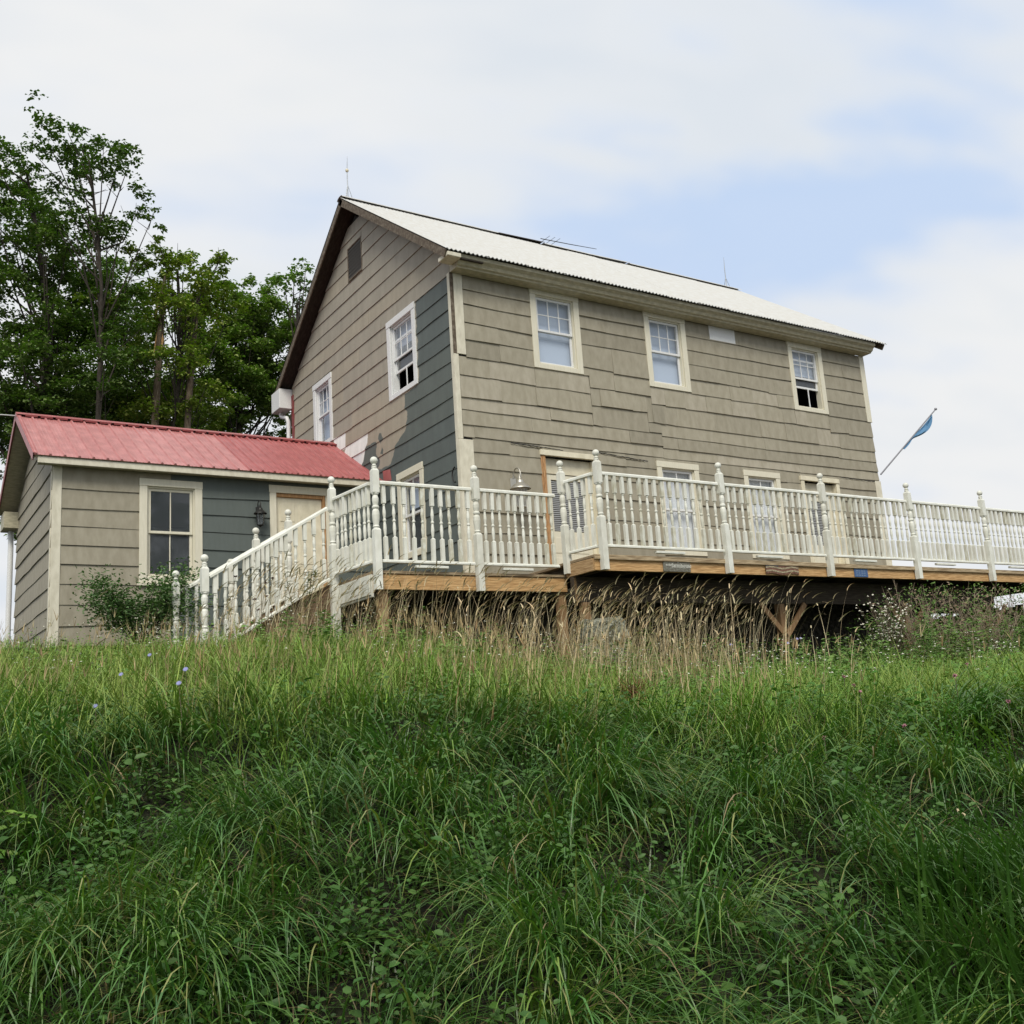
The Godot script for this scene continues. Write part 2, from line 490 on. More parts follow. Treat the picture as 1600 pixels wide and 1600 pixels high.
# ------------------------------------------------------------------ walls, boards, windows
# wall frame: x along the wall, y up, z out of it
func wall_core(parent: Node3D, fr: Transform3D, u0: float, u1: float, y0: float, y1: float, holes: Array, thick: float, m: Material) -> void:
	var g := Geo.new()
	g.xf = fr
	var xs := [u0, u1]
	for r: Rect2 in holes:
		xs.append(r.position.x); xs.append(r.end.x)
	xs.sort()
	for i in xs.size() - 1:
		var a: float = xs[i]; var b: float = xs[i + 1]
		if b - a < 0.001: continue
		var mid := (a + b) * 0.5
		var cuts := []
		for r: Rect2 in holes:
			if r.position.x < mid and r.end.x > mid: cuts.append(Vector2(r.position.y, r.end.y))
		cuts.sort()
		var y := y0
		for cc: Vector2 in cuts:
			if cc.x > y: g.box(Vector3(a, y, -thick), Vector3(b, cc.x, 0))
			y = maxf(y, cc.y)
		if y < y1: g.box(Vector3(a, y, -thick), Vector3(b, y1, 0))
	put("wall", g, m, parent)

func lap_piece(parent: Node3D, fr: Transform3D, a: float, b: float, y0: float, y1: float, m: Material, gable := false, at := Vector2.ZERO, name_ := "siding_board") -> void:
	# a thin board, thicker at its lower edge, whose edge wanders a little; at: how much the top is cut in at either end
	if b - a < 0.02 or y1 - y0 < 0.015: return
	var g := Geo.new()
	g.xf = fr
	g.uv_gable = gable
	var k := maxi(1, int((b - a) / 0.55))
	var low := []
	var tip := rnd(-0.017, 0.017) * minf(1.0, (y1 - y0) * 4.0) * (0.4 if gable else 1.0)
	var out := 0.0 if gable else (rnd(0.0, 0.007) if rng.randf() < 0.6 else rnd(0.006, 0.013))
	for i in k + 1:
		low.append(Vector3(lerpf(a, b, float(i) / k), y0 + tip * (float(i) / k - 0.5) + rnd(-0.008, 0.008) * minf(1.0, (y1 - y0) * 5.0), 0.019 + out + rnd(-0.003, 0.005)))
	var top := []
	for i in k + 1:
		top.append(Vector3(lerpf(a + at.x, b - at.y, float(i) / k), y1, 0.0045 + out * 0.5))
	for i in k:
		var p: Vector3 = low[i]; var q: Vector3 = low[i + 1]; var r: Vector3 = top[i + 1]; var s: Vector3 = top[i]
		g.quad(p, q, r, s)
		g.quad(Vector3(p.x, p.y, 0.001), Vector3(q.x, q.y, 0.001), q, p)
	var e0: Vector3 = low[0]; var e1: Vector3 = top[0]; var f0: Vector3 = low[k]; var f1: Vector3 = top[k]
	g.quad(Vector3(e0.x, e0.y, 0.001), e0, e1, Vector3(e1.x, e1.y, 0.001))
	g.quad(f0, Vector3(f0.x, f0.y, 0.001), Vector3(f1.x, f1.y, 0.001), f1)
	put(name_, g, m, parent)

func row(parent: Node3D, fr: Transform3D, y0: float, y1: float, breaks: Array, holes: Array, mats: Array, gable := false) -> void:
	for i in breaks.size() - 1:
		var spans := [Rect2(breaks[i] + 0.0015, y0, breaks[i + 1] - breaks[i] - 0.003, y1 - y0)]
		for h: Rect2 in holes:
			var left := []
			for s: Rect2 in spans:
				if not s.intersects(h):
					left.append(s); continue
				if s.position.x < h.position.x: left.append(Rect2(s.position.x, s.position.y, h.position.x - s.position.x, s.size.y))
				if s.end.x > h.end.x: left.append(Rect2(h.end.x, s.position.y, s.end.x - h.end.x, s.size.y))
				var xa := maxf(s.position.x, h.position.x)
				var xb := minf(s.end.x, h.end.x)
				if s.end.y > h.end.y + 0.03: left.append(Rect2(xa, h.end.y, xb - xa, s.end.y - h.end.y))
				if s.position.y < h.position.y - 0.03: left.append(Rect2(xa, s.position.y, xb - xa, h.position.y - s.position.y))
			spans = left
		var m: Material = mats[rng.randi() % mats.size()]
		for s: Rect2 in spans:
			lap_piece(parent, fr, s.position.x, s.end.x, s.position.y, s.end.y, m, gable)

func shrink(r: Rect2, t: float) -> Rect2:
	return r.grow(-t)

# outer: the outside of the casing. how: casing width, grid of the upper sash, what is behind the glass
func window(parent: Node3D, fr: Transform3D, outer: Rect2, how: Dictionary) -> void:
	var t: float = how.get("casing", 0.12)
	var cm: Material = how.get("casing_mat", M.cream_trim)
	var sm: Material = how.get("sash_mat", M.white_vinyl)
	var g := Geo.new()
	g.xf = fr
	var a := outer.position; var b := outer.end
	var pr := 0.034
	g.box(Vector3(a.x, a.y, 0.002), Vector3(a.x + t, b.y - t, pr), 0.004)
	g.box(Vector3(b.x - t, a.y, 0.002), Vector3(b.x, b.y - t, pr), 0.004)
	g.box(Vector3(a.x - 0.005, b.y - t, 0.002), Vector3(b.x + 0.005, b.y, pr + 0.006), 0.004)
	g.box(Vector3(a.x + t, a.y, 0.002), Vector3(b.x - t, a.y + t * 0.75, pr - 0.003), 0.004)
	# jambs
	var i := shrink(outer, t)
	var ya := a.y + t * 0.75
	g.box(Vector3(i.position.x - 0.02, ya, -0.12), Vector3(i.position.x + 0.022, i.end.y, 0.0))
	g.box(Vector3(i.end.x - 0.022, ya, -0.12), Vector3(i.end.x + 0.02, i.end.y, 0.0))
	g.box(Vector3(i.position.x + 0.022, i.end.y - 0.022, -0.12), Vector3(i.end.x - 0.022, i.end.y + 0.02, 0.0))
	g.box(Vector3(i.position.x + 0.022, ya - 0.02, -0.12), Vector3(i.end.x - 0.022, ya + 0.02, 0.004))
	var w := put("window", g, cm, parent)
	var x0 := i.position.x + 0.024; var x1 := i.end.x - 0.024
	var yb := ya + 0.022; var yt := i.end.y - 0.024
	var mid := lerpf(yb, yt, how.get("meet", 0.5))
	var lift: float = how.get("lift", 0.0)
	for s in 2:
		var lo := yb + lift if s == 0 else mid - 0.02
		var hi := mid + 0.02 + lift if s == 0 else yt
		var n0 := -0.055 if s == 0 else -0.025
		var sg := Geo.new()
		sg.xf = fr
		var r := 0.042
		sg.box(Vector3(x0, lo, n0 - 0.028), Vector3(x0 + r, hi, n0), 0.003)
		sg.box(Vector3(x1 - r, lo, n0 - 0.028), Vector3(x1, hi, n0), 0.003)
		sg.box(Vector3(x0 + r, lo, n0 - 0.028), Vector3(x1 - r, lo + r, n0 - 0.001), 0.003)
		sg.box(Vector3(x0 + r, hi - r, n0 - 0.028), Vector3(x1 - r, hi, n0 - 0.001), 0.003)
		put("sash", sg, sm, w)
		var grid: Vector2i = how.get("upper", Vector2i(3, 2)) if s == 1 else how.get("lower", Vector2i(1, 1))
		for c in range(1, grid.x):
			var x := lerpf(x0 + r, x1 - r, float(c) / grid.x)
			var mg := Geo.new()
			mg.xf = fr
			mg.box(Vector3(x - 0.009, lo + r, n0 - 0.020), Vector3(x + 0.009, hi - r, n0 - 0.006), 0.002)
			put("muntin", mg, sm, w)
		for c in range(1, grid.y):
			var y := lerpf(lo + r, hi - r, float(c) / grid.y)
			var mg := Geo.new()
			mg.xf = fr
			mg.box(Vector3(x0 + r, y - 0.009, n0 - 0.021), Vector3(x1 - r, y + 0.009, n0 - 0.0065), 0.002)
			put("muntin", mg, sm, w)
		var pg := Geo.new()
		pg.xf = fr
		var nz := n0 - 0.015
		pg.quad(Vector3(x0 + r - 0.004, lo + r - 0.004, nz), Vector3(x1 - r + 0.004, lo + r - 0.004, nz), Vector3(x1 - r + 0.004, hi - r + 0.004, nz), Vector3(x0 + r - 0.004, hi - r + 0.004, nz))
		put("pane", pg, M.glass, w)
	if lift > 0.0:      # an insect screen stands in the opening under the raised sash
		var fg := Geo.new()
		fg.xf = fr
		fg.box(Vector3(lerpf(x0, x1, 0.55) - 0.012, yb, -0.05), Vector3(lerpf(x0, x1, 0.55) + 0.012, yb + lift, -0.035), 0.002)
		put("screen_bar", fg, sm, w)
	var cur: float = how.get("curtain_or_sky_tint", 1.0)
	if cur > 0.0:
		# gathered white cloth, else a flat panel coloured like reflected sky
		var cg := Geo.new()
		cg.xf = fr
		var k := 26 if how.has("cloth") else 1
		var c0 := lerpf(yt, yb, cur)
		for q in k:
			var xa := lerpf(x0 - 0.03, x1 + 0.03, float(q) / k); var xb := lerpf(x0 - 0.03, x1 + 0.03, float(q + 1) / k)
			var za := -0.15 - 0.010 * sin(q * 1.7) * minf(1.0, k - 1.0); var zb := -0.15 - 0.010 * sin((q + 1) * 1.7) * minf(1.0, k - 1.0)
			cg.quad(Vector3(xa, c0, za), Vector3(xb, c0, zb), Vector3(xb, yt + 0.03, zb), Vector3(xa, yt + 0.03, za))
		put("curtain_or_sky_tint", cg, how.get("cloth", M.curtain_or_sky_tint), w)

# ------------------------------------------------------------------ the house
const FRONT := Transform3D(Basis(Vector3(1, 0, 0), Vector3(0, 1, 0), Vector3(0, 0, 1)), Vector3.ZERO)
const SIDE := Transform3D(Basis(Vector3(0, 0, 1), Vector3(0, 1, 0), Vector3(-1, 0, 0)), Vector3.ZERO)
const HX := 10.10      # right corner
const HD := 7.1        # depth
const RY := 11.62      # top of the gable wall
const SLOPE := 0.714

func roof_sheets(parent: Node3D, x0: float, x1: float, eave: Vector3, ridge: Vector3, count: int) -> void:
	# corrugated tin: each sheet a mesh of its own, laid from eave to ridge
	var up := ridge - eave
	var nn := Vector3(1, 0, 0).cross(up.normalized())
	if nn.y < 0: nn = -nn
	var w := (x1 - x0) / count
	var meshes := []
	for variant in 2:
		var g := Geo.new()
		var waves := 10
		var per := 6
		var k0 := 0
		for i in waves * per + 1:
			var x := (w + 0.03) * i / float(waves * per)
			var ph := TAU * i / per
			var hgt := 0.011 * sin(ph)
			var dn := -0.011 * cos(ph) * TAU * waves / w
			for t: float in [0.0, 0.5, 1.0]:
				var p := Vector3(x, 0, 0) + up * t + nn * (hgt + (0.004 * variant))
				g.vert(p, nn + Vector3(1, 0, 0) * dn)
		for i in waves * per:
			for t in 2:
				var q := i * 3 + t
				g.ix.append_array([q, q + 1, q + 3, q + 3, q + 1, q + 4])
		# thickness at the eave
		for i in waves * per:
			var a := g.v[i * 3]; var b := g.v[(i + 1) * 3]
			g.quad(a - nn * 0.012, b - nn * 0.012, b, a)
		meshes.append(g.mesh())
	for s in count:
		var o := put("roof_sheet", meshes[s % 2], M.roof_tin, parent)
		o.position = eave + Vector3(x0 + s * w - eave.x, rnd(-0.003, 0.003), 0.0)

func make_house() -> void:
	var h := thing("farmhouse", "two-storey taupe farmhouse with patched lap siding and white corrugated roof", "house", Vector3.ZERO)
	var sid := [M.siding0, M.siding1, M.siding1, M.siding2]
	var sid_new := [M.siding3, M.siding4, M.siding3, M.siding2]
	# openings: casing outlines
	var w1 := Rect2(1.515, 7.37, 1.02, 1.44); var w2 := Rect2(4.01, 7.35, 1.0, 1.46); var w3 := Rect2(7.77, 7.33, 1.0, 1.45)
	var g1 := Rect2(3.99, 4.27, 0.99, 1.69); var g2 := Rect2(6.12, 4.27, 0.97, 1.69)
	var d1 := Rect2(1.51, 3.81, 1.17, 2.13); var d2 := Rect2(7.68, 3.81, 1.11, 2.15)
	var fronts := [w1, w2, w3, g1, g2, d1, d2]
	var holes := []
	for r: Rect2 in fronts: holes.append(shrink(r, 0.10))
	holes[5] = Rect2(1.60, 3.70, 0.99, 2.14); holes[6] = Rect2(7.77, 3.70, 0.93, 2.16)
	wall_core(h, FRONT, 0.0, HX, 3.5, 8.78, holes, 0.16, M.tar_paper)
	var gw := Rect2(-2.335, 7.30, 1.09, 1.48); var gw2 := Rect2(-5.87, 7.30, 0.96, 1.42); var gd := Rect2(-2.18, 4.40, 0.96, 1.53)
	var sides := [gw, gw2, gd]
	var sholes := []
	for r: Rect2 in sides: sholes.append(shrink(r, 0.10))
	wall_core(h, SIDE, -HD, -0.161, 3.5, 8.78, sholes, 0.16, M.tar_paper)
	# gable triangle, rear and far walls, floors inside
	var g := Geo.new()
	g.xf = SIDE
	g.prism(PackedVector2Array([Vector2(-HD, 8.781), Vector2(0.0, 8.781), Vector2(0, 8.95), Vector2(-3.55, RY - 0.12), Vector2(-HD, 8.95)]), -0.16, 0.0)
	g.xf = Transform3D.IDENTITY
	put("wall", g, M.tar_paper, h)
	put("wall", boxm(Vector3(HX - 0.16, 3.5, -HD + 0.16), Vector3(HX, 8.9, -0.161)), M.siding1, h)
	put("wall", boxm(Vector3(0.161, 3.5, -HD), Vector3(HX, 8.9, -HD + 0.158)), M.siding1, h)
	g = Geo.new()
	g.xf = Transform3D(Basis(Vector3(0, 0, -1), Vector3(0, 1, 0), Vector3(1, 0, 0)), Vector3(HX, 0, 0))
	g.prism(PackedVector2Array([Vector2(0.0, 8.901), Vector2(HD, 8.901), Vector2(HD, 8.95), Vector2(3.55, RY - 0.12), Vector2(0, 8.95)]), -0.16, 0.0)
	put("wall", g, M.siding1, h)
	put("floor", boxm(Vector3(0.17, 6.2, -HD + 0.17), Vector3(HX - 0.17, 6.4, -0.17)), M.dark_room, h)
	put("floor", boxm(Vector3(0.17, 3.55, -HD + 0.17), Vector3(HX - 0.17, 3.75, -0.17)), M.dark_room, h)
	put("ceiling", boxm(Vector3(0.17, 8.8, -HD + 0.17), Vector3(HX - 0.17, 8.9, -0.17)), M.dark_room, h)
	put("foundation", boxm(Vector3(0.06, 1.6, -HD + 0.06), Vector3(HX - 0.06, 3.498, -0.06)), M.foundation, h)

	# front siding, course by course: the original boards above, the patched-in short pieces in the middle
	var H := fronts
	for r in [[8.53, 8.775], [8.27, 8.53], [7.955, 8.27], [7.67, 7.955], [7.37, 7.67]]:
		var br := [0.2, 1.52]
		if r[0] < 7.8: br = [0.2, 0.845, 1.52]
		row(h, FRONT, r[0], r[1], br, H, sid)
	for r in [[8.475, 8.775], [8.235, 8.475], [7.945, 8.235]]:
		row(h, FRONT, r[0], r[1], [2.53, 3.1, 4.02] if r[0] > 8.2 and r[0] < 8.3 else [2.53, 4.02], H, sid)
	row(h, FRONT, 7.52, 7.945, [2.53, 3.2], H, sid_new)
	row(h, FRONT, 7.48, 7.945, [3.2, 4.02], H, sid)
	row(h, FRONT, 7.16, 7.518, [2.655, 3.2], H, sid_new)
	row(h, FRONT, 7.16, 7.478, [3.2, 4.015], H, sid_new)
	for r in [[8.475, 8.775], [8.20, 8.475], [7.915, 8.20]]:
		row(h, FRONT, r[0], r[1], [5.0, 6.4, 7.78] if r[0] > 8.3 else [5.0, 7.78], H, sid)
	row(h, FRONT, 7.62, 7.915, [5.0, 5.75, 6.3, 7.08], H, sid)
	row(h, FRONT, 7.60, 7.915, [7.08, 7.78], H, sid)
	row(h, FRONT, 7.33, 7.62, [5.0, 5.38, 6.02, 6.62, 7.3, 7.78], H, sid_new)
	for r in [[8.505, 8.775], [8.215, 8.505], [7.92, 8.215], [7.625, 7.92], [7.31, 7.625]]:
		row(h, FRONT, r[0], r[1], [8.76, 9.38, 9.97] if r[0] < 8.3 and r[0] > 8.0 else [8.76, 9.97], H, sid)
	row(h, FRONT, 7.37, 7.52, [2.53, 2.655], H, sid)
	row(h, FRONT, 7.05, 7.37, [0.062, 0.625, 1.52], H, sid_new)
	row(h, FRONT, 7.05, 7.368, [1.52, 2.0, 2.645], H, sid_new)
	row(h, FRONT, 6.84, 7.155, [2.655, 2.86, 3.56, 3.90], H, sid_new)
	row(h, FRONT, 6.67, 7.155, [3.90, 4.018], H, sid)
	row(h, FRONT, 6.67, 7.018, [4.02, 4.30, 4.60], H, sid)
	row(h, FRONT, 7.02, 7.345, [4.02, 4.35, 4.83, 5.36, 6.02, 6.62, 7.40, 7.76, 8.10, 8.76], H, sid_new)
	row(h, FRONT, 6.97, 7.31, [8.76, 9.32, 10.09], H, [M.siding1, M.siding0])
	row(h, FRONT, 6.69, 7.05, [0.062, 0.82, 1.51, 2.20, 2.65], H, sid_new)
	row(h, FRONT, 6.66, 7.02, [4.60, 5.53, 6.73, 7.43, 8.35, 9.0], H, sid_new)
	row(h, FRONT, 6.65, 6.97, [9.0, 10.09], H, sid)
	row(h, FRONT, 6.475, 6.69, [0.062, 1.77, 2.65], H, sid_new)
	row(h, FRONT, 6.48, 6.838, [2.655, 2.86, 3.898], H, sid)
	row(h, FRONT, 6.48, 6.668, [3.90, 4.188], H, sid)
	row(h, FRONT, 6.43, 6.67, [4.19, 6.8, 8.91, 10.08], H, sid_new)
	row(h, FRONT, 6.24, 6.475, [0.062, 1.38, 3.44], H, sid_new)
	row(h, FRONT, 6.24, 6.478, [3.44, 4.19], H, sid)
	row(h, FRONT, 6.21, 6.43, [4.19, 4.56, 6.78, 10.09], H, sid)
	row(h, FRONT, 6.03, 6.24, [0.062, 0.27, 2.9, 4.19], H, sid_new)
	row(h, FRONT, 6.03, 6.21, [4.19, 5.5, 7.7, 10.09], H, sid_new)
	var lows := [3.5, 3.83, 4.17, 4.50, 4.83, 5.20, 5.53, 5.80, 6.03]
	for i in lows.size() - 1:
		row(h, FRONT, lows[i], lows[i + 1], [0.23, 0.9, 3.3, 5.5, 7.3, 9.93] if i % 2 else [0.23, 2.8, 4.5, 6.6, 8.3, 9.93], H, sid)
	# side siding
	var gm := [M.gable0, M.gable1, M.gable2, M.gable3]
	var y := 5.553 - 0.2915 * 7.0
	var k := 0
	var vent := Rect2(-3.93, 10.24, 0.66, 0.70)
	while y < RY - 0.3:
		var yt := y + 0.2915
		var half := 3.55
		var cut := 0.0
		if yt > 8.9:
			half = minf(3.55, (RY - 0.02 - y) / SLOPE)
			cut = clampf(half - (RY - 0.02 - yt) / SLOPE, 0.0, half * 0.98)
			var zz := [-3.55 - half, -3.55 + half]
			if y < vent.end.y and yt > vent.position.y:
				lap_piece(h, SIDE, zz[0], vent.position.x, y, yt, gm[k % 4], true, Vector2(cut, 0))
				lap_piece(h, SIDE, vent.end.x, zz[1], y, yt, gm[(k + 1) % 4], true, Vector2(0, cut))
				if yt > vent.end.y: lap_piece(h, SIDE, vent.position.x, vent.end.x, vent.end.y, yt, gm[k % 4], true)
				if y < vent.position.y: lap_piece(h, SIDE, vent.position.x, vent.end.x, y, vent.position.y, gm[k % 4], true)
			else:
				var j := rnd(-0.6, 0.6) * half - 3.55
				lap_piece(h, SIDE, zz[0], j - 0.002, y, yt, gm[k % 4], true, Vector2(cut, 0))
				lap_piece(h, SIDE, j + 0.002, zz[1], y, yt, gm[k % 4], true, Vector2(0, cut))
		else:
			row(h, SIDE, y, yt, [-HD, -4.335 if absf(y - 7.0) < 0.02 else rnd(-5.6, -2.6), -0.085], sides, gm, true)
		y = yt
		k += 1
	# corner boards
	var cw: Material = M.cream_worn
	put("corner_board", boxm(Vector3(0.035, 7.40, 0.002), Vector3(0.198, 8.776, 0.028), 0.004), cw, h)
	put("corner_board", boxm(Vector3(-0.026, 7.40, 0.001), Vector3(0.033, 8.776, 0.022), 0.004), M.rake_board, h)
	put("corner_board", boxm(Vector3(-0.026, 5.99, 0.002), Vector3(0.058, 7.395, 0.024), 0.004), cw, h)
	put("corner_board", boxm(Vector3(-0.026, 3.5, 0.002), Vector3(0.23, 5.985, 0.03), 0.004), cw, h)
	put("corner_board", boxm(Vector3(-0.026, 3.5, -0.082), Vector3(-0.002, 8.79, 0.0), 0.004), cw, h)
	put("corner_board", boxm(Vector3(9.975, 7.30, 0.002), Vector3(10.12, 8.776, 0.028), 0.004), M.cream_trim, h)
	put("corner_board", boxm(Vector3(9.94, 3.5, 0.002), Vector3(10.12, 6.02, 0.028), 0.004), cw, h)
	put("corner_board", boxm(Vector3(-0.03, 3.5, -HD - 0.02), Vector3(-0.002, 8.9, -HD + 0.10), 0.004), M.red_trim, h)
	# cornice under the eave, with its return on the side
	var cp := PackedVector2Array([Vector2(0.016, 8.777), Vector2(0.24, 8.777), Vector2(0.25, 8.80), Vector2(0.285, 8.815), Vector2(0.31, 8.86), Vector2(0.365, 8.90), Vector2(0.375, 8.955), Vector2(0.016, 9.03)])
	g = Geo.new()
	g.xf = Transform3D(Basis(Vector3(0, 0, 1), Vector3(0, 1, 0), Vector3(-1, 0, 0)), Vector3.ZERO)
	g.prism(cp, -10.12, 0.02)
	put("cornice", g, M.cornice_paint, h)
	put("eave_return", boxm(Vector3(-0.27, 8.86, 0.10), Vector3(-0.022, 8.93, 0.42), 0.006), M.cream_worn, h)
	put("rotted_board", boxm(Vector3(0.0, 8.868, 0.31), Vector3(0.42, 8.888, 0.372), 0.003), M.eave_dark, h)
	# rear eave return, boxed and white, and its downspout
	put("eave_return", boxm(Vector3(-0.30, 8.60, -7.62), Vector3(0.0, 9.05, -7.12), 0.01), M.white_vinyl, h)
	g = Geo.new()
	g.tube([Vector3(-0.15, 8.60, -7.45), Vector3(-0.15, 8.50, -7.43), Vector3(-0.10, 8.42, -7.22), Vector3(-0.08, 8.32, -7.19), Vector3(-0.08, 5.5, -7.19)], [0.045, 0.045, 0.045, 0.045, 0.045], 8)
	put("downspout", g, M.white_vinyl, h)
	# roof
	var ridge_z := -3.55
	var ey := 8.965; var ez := 0.43
	var ry := ey + (ez - ridge_z) * SLOPE
	roof_sheets(h, -0.30, 10.40, Vector3(-0.30, ey, ez), Vector3(-0.30, ry, ridge_z), 14)
	roof_sheets(h, -0.30, 10.40, Vector3(-0.30, ey, 2.0 * ridge_z - ez), Vector3(-0.30, ry, ridge_z), 14)
	# roof boards below the tin and the verge boards
	for s: float in [1.0, -1.0]:
		var e := Vector3(0, ey, ridge_z + s * (ridge_z * -1.0 + ez))
		var r := Vector3(0, ry, ridge_z)
		var dirv := (r - e).normalized()
		var nn := Vector3(0, absf(dirv.z), dirv.y * s)
		g = Geo.new()
		var base := e - nn * 0.016
		for q: Array in [[-0.27, 10.36, 0.025, 0.0]]:
			var a0 := Vector3(q[0], 0, 0); var a1 := Vector3(q[1], 0, 0)
			var lo := base + dirv * 0.11; var hi := r - nn * 0.016
			g.quad(lo + a0, lo + a1, hi + a1, hi + a0) if s > 0 else g.quad(lo + a1, lo + a0, hi + a0, hi + a1)
			var lo2 := lo - nn * 0.03; var hi2 := hi - nn * 0.03
			g.quad(hi2 + a0, hi2 + a1, lo2 + a1, lo2 + a0) if s > 0 else g.quad(hi2 + a1, hi2 + a0, lo2 + a0, lo2 + a1)
			g.quad(lo2 + a0, lo2 + a1, lo + a1, lo + a0) if s > 0 else g.quad(lo2 + a1, lo2 + a0, lo + a0, lo + a1)
			g.quad(lo + a0, hi + a0, hi2 + a0, lo2 + a0)
			g.quad(lo2 + a1, hi2 + a1, hi + a1, lo + a1)
		put("roof_boards", g, M.eave_dark, h)
		for x: float in [-0.295, 10.362]:
			g = Geo.new()
			var f0 := e - nn * 0.02 + dirv * 0.01; var f1 := r - nn * 0.02
			var dn := -nn * 0.13
			var p := [f0 + dn, f1 + dn, f1, f0]
			var ax := Vector3(x, 0, 0); var bx := Vector3(x + 0.024, 0, 0)
			g.quad(p[0] + ax, p[3] + ax, p[2] + ax, p[1] + ax)
			g.quad(p[0] + bx, p[1] + bx, p[2] + bx, p[3] + bx)
			g.quad(p[0] + ax, p[1] + ax, p[1] + bx, p[0] + bx)
			g.quad(p[3] + ax, p[3] + bx, p[2] + bx, p[2] + ax)
			g.quad(p[0] + ax, p[0] + bx, p[3] + bx, p[3] + ax)
			put("verge_board", g, M.rake_board, h)
	# ridge roll in lengths, two of them bent up
	var xr := -0.31
	var i := 0
	while xr < 10.38:
		var x2 := minf(xr + 1.19, 10.41)
		g = Geo.new()
		var lift0 := 0.025 if i == 3 else (0.02 if i == 5 else 0.0)
		for s in 8:
			var a := PI * s / 8.0; var b := PI * (s + 1) / 8.0
			var f := func(t: float, x: float, l: float) -> Vector3: return Vector3(x, ry - 0.035 + 0.055 * sin(t) + l, ridge_z + 0.13 * cos(t))
			g.quad(f.call(a, xr, 0.0), f.call(a, x2, lift0), f.call(b, x2, lift0), f.call(b, xr, 0.0))
		put("ridge_cap", g, M.eave_dark if i == 3 else M.roof_tin, h)
		xr += 1.19
		i += 1
	# windows
	for r: Rect2 in [w1, w2]: window(h, FRONT, r, {"casing": 0.115, "sky_tint_flat": true})
	window(h, FRONT, w3, {"casing": 0.115, "lift": 0.40, "curtain_or_sky_tint": 0.42})
	for r: Rect2 in [g1, g2]: window(h, FRONT, r, {"casing": 0.11, "upper": Vector2i(2, 1), "lower": Vector2i(2, 1), "cloth": M.curtain_white})
	window(h, SIDE, gw, {"casing": 0.12, "casing_mat": M.white_vinyl, "lift": 0.36, "curtain_or_sky_tint": 0.30})
	window(h, SIDE, gw2, {"casing": 0.12, "casing_mat": M.white_vinyl, "curtain_or_sky_tint": 0.9})
	window(h, SIDE, gd, {"casing": 0.12, "upper": Vector2i(2, 1), "lower": Vector2i(1, 1), "curtain_or_sky_tint": 0.4})
	# attic vent: a dark louvred opening in a thin worn frame
	g = Geo.new()
	g.xf = SIDE
	var v0 := vent.position; var v1 := vent.end
	g.box(Vector3(v0.x, v0.y, 0.002), Vector3(v0.x + 0.03, v1.y, 0.022), 0.003)
	g.box(Vector3(v1.x - 0.03, v0.y, 0.002), Vector3(v1.x, v1.y, 0.022), 0.003)
	g.box(Vector3(v0.x + 0.03, v0.y, 0.002), Vector3(v1.x - 0.03, v0.y + 0.035, 0.026), 0.003)
	g.box(Vector3(v0.x + 0.03, v1.y - 0.03, 0.002), Vector3(v1.x - 0.03, v1.y, 0.022), 0.003)
	var av := put("attic_vent", g, M.rake_board, h)
	for s in 9:
		g = Geo.new()
		g.xf = SIDE
		var ys := lerpf(v0.y + 0.035, v1.y - 0.03, s / 9.0)
		g.quad(Vector3(v0.x + 0.03, ys, 0.018), Vector3(v1.x - 0.03, ys, 0.018), Vector3(v1.x - 0.03, ys + 0.085, 0.003), Vector3(v0.x + 0.03, ys + 0.085, 0.003))
		put("louvre", g, M.louvre_dark, av)
	# doors
	make_front_door(h, Rect2(1.51, 3.81, 1.17, 2.13), true)
	make_front_door(h, Rect2(7.68, 3.81, 1.11, 2.15), false)
	# bare white board set in under the eave, and torn board edges above the door
	put("white_patch_board", boxm(Vector3(5.64, 8.495, 0.0), Vector3(6.315, 8.774, 0.020), 0.002), M.white_vinyl, h)
	torn_edge(h, 0.94, 1.98, 6.005, 5.965, 0.03)
	torn_edge(h, 2.69, 3.80, 6.0, 5.93, 0.035)
	torn_edge(h, 8.85, 9.98, 6.02, 6.0, 0.02)
	# small round meter bracket by the corner on the side wall
	g = Geo.new()
	var pts := []
	var rad := []
	for s in 13:
		var a := PI * 0.5 + PI * s / 12.0
		pts.append(Vector3(-0.06, 5.43 + 0.12 * sin(a), -0.10 + 0.09 * cos(a)))
		rad.append(0.012)
	g.tube(pts, rad, 6)
	put("conduit_loop", g, M.iron, h)

func torn_edge(h: Node3D, x0: float, x1: float, ya: float, yb: float, depth: float) -> void:
	var g := Geo.new()
	var k := 26
	for s in 2:
		var pts := []
		for i in k + 1:
			var t := float(i) / k
			pts.append(Vector3(lerpf(x0, x1, t), lerpf(ya, yb, t) - s * 0.012 + rnd(-0.006, 0.006), 0.017 + 0.5 * depth * (sin(PI * t) * 0.7 + rnd(0.0, 0.5))))
		for i in k:
			var a: Vector3 = pts[i]; var b: Vector3 = pts[i + 1]
			var a2 := Vector3(a.x, a.y + 0.014 - s * 0.006, 0.012); var b2 := Vector3(b.x, b.y + 0.014 - s * 0.006, 0.012)
			g.quad(a, b, b2, a2)
			var c0 := a + Vector3(0, -rnd(0.003, 0.012), -0.006)
			var c1 := b + Vector3(0, -rnd(0.003, 0.012), -0.006)
			g.quad(c0, c1, b, a)
		put("torn_board_edge", g, M.tar_paper if s == 0 else M.cream_worn, h)
		g = Geo.new()

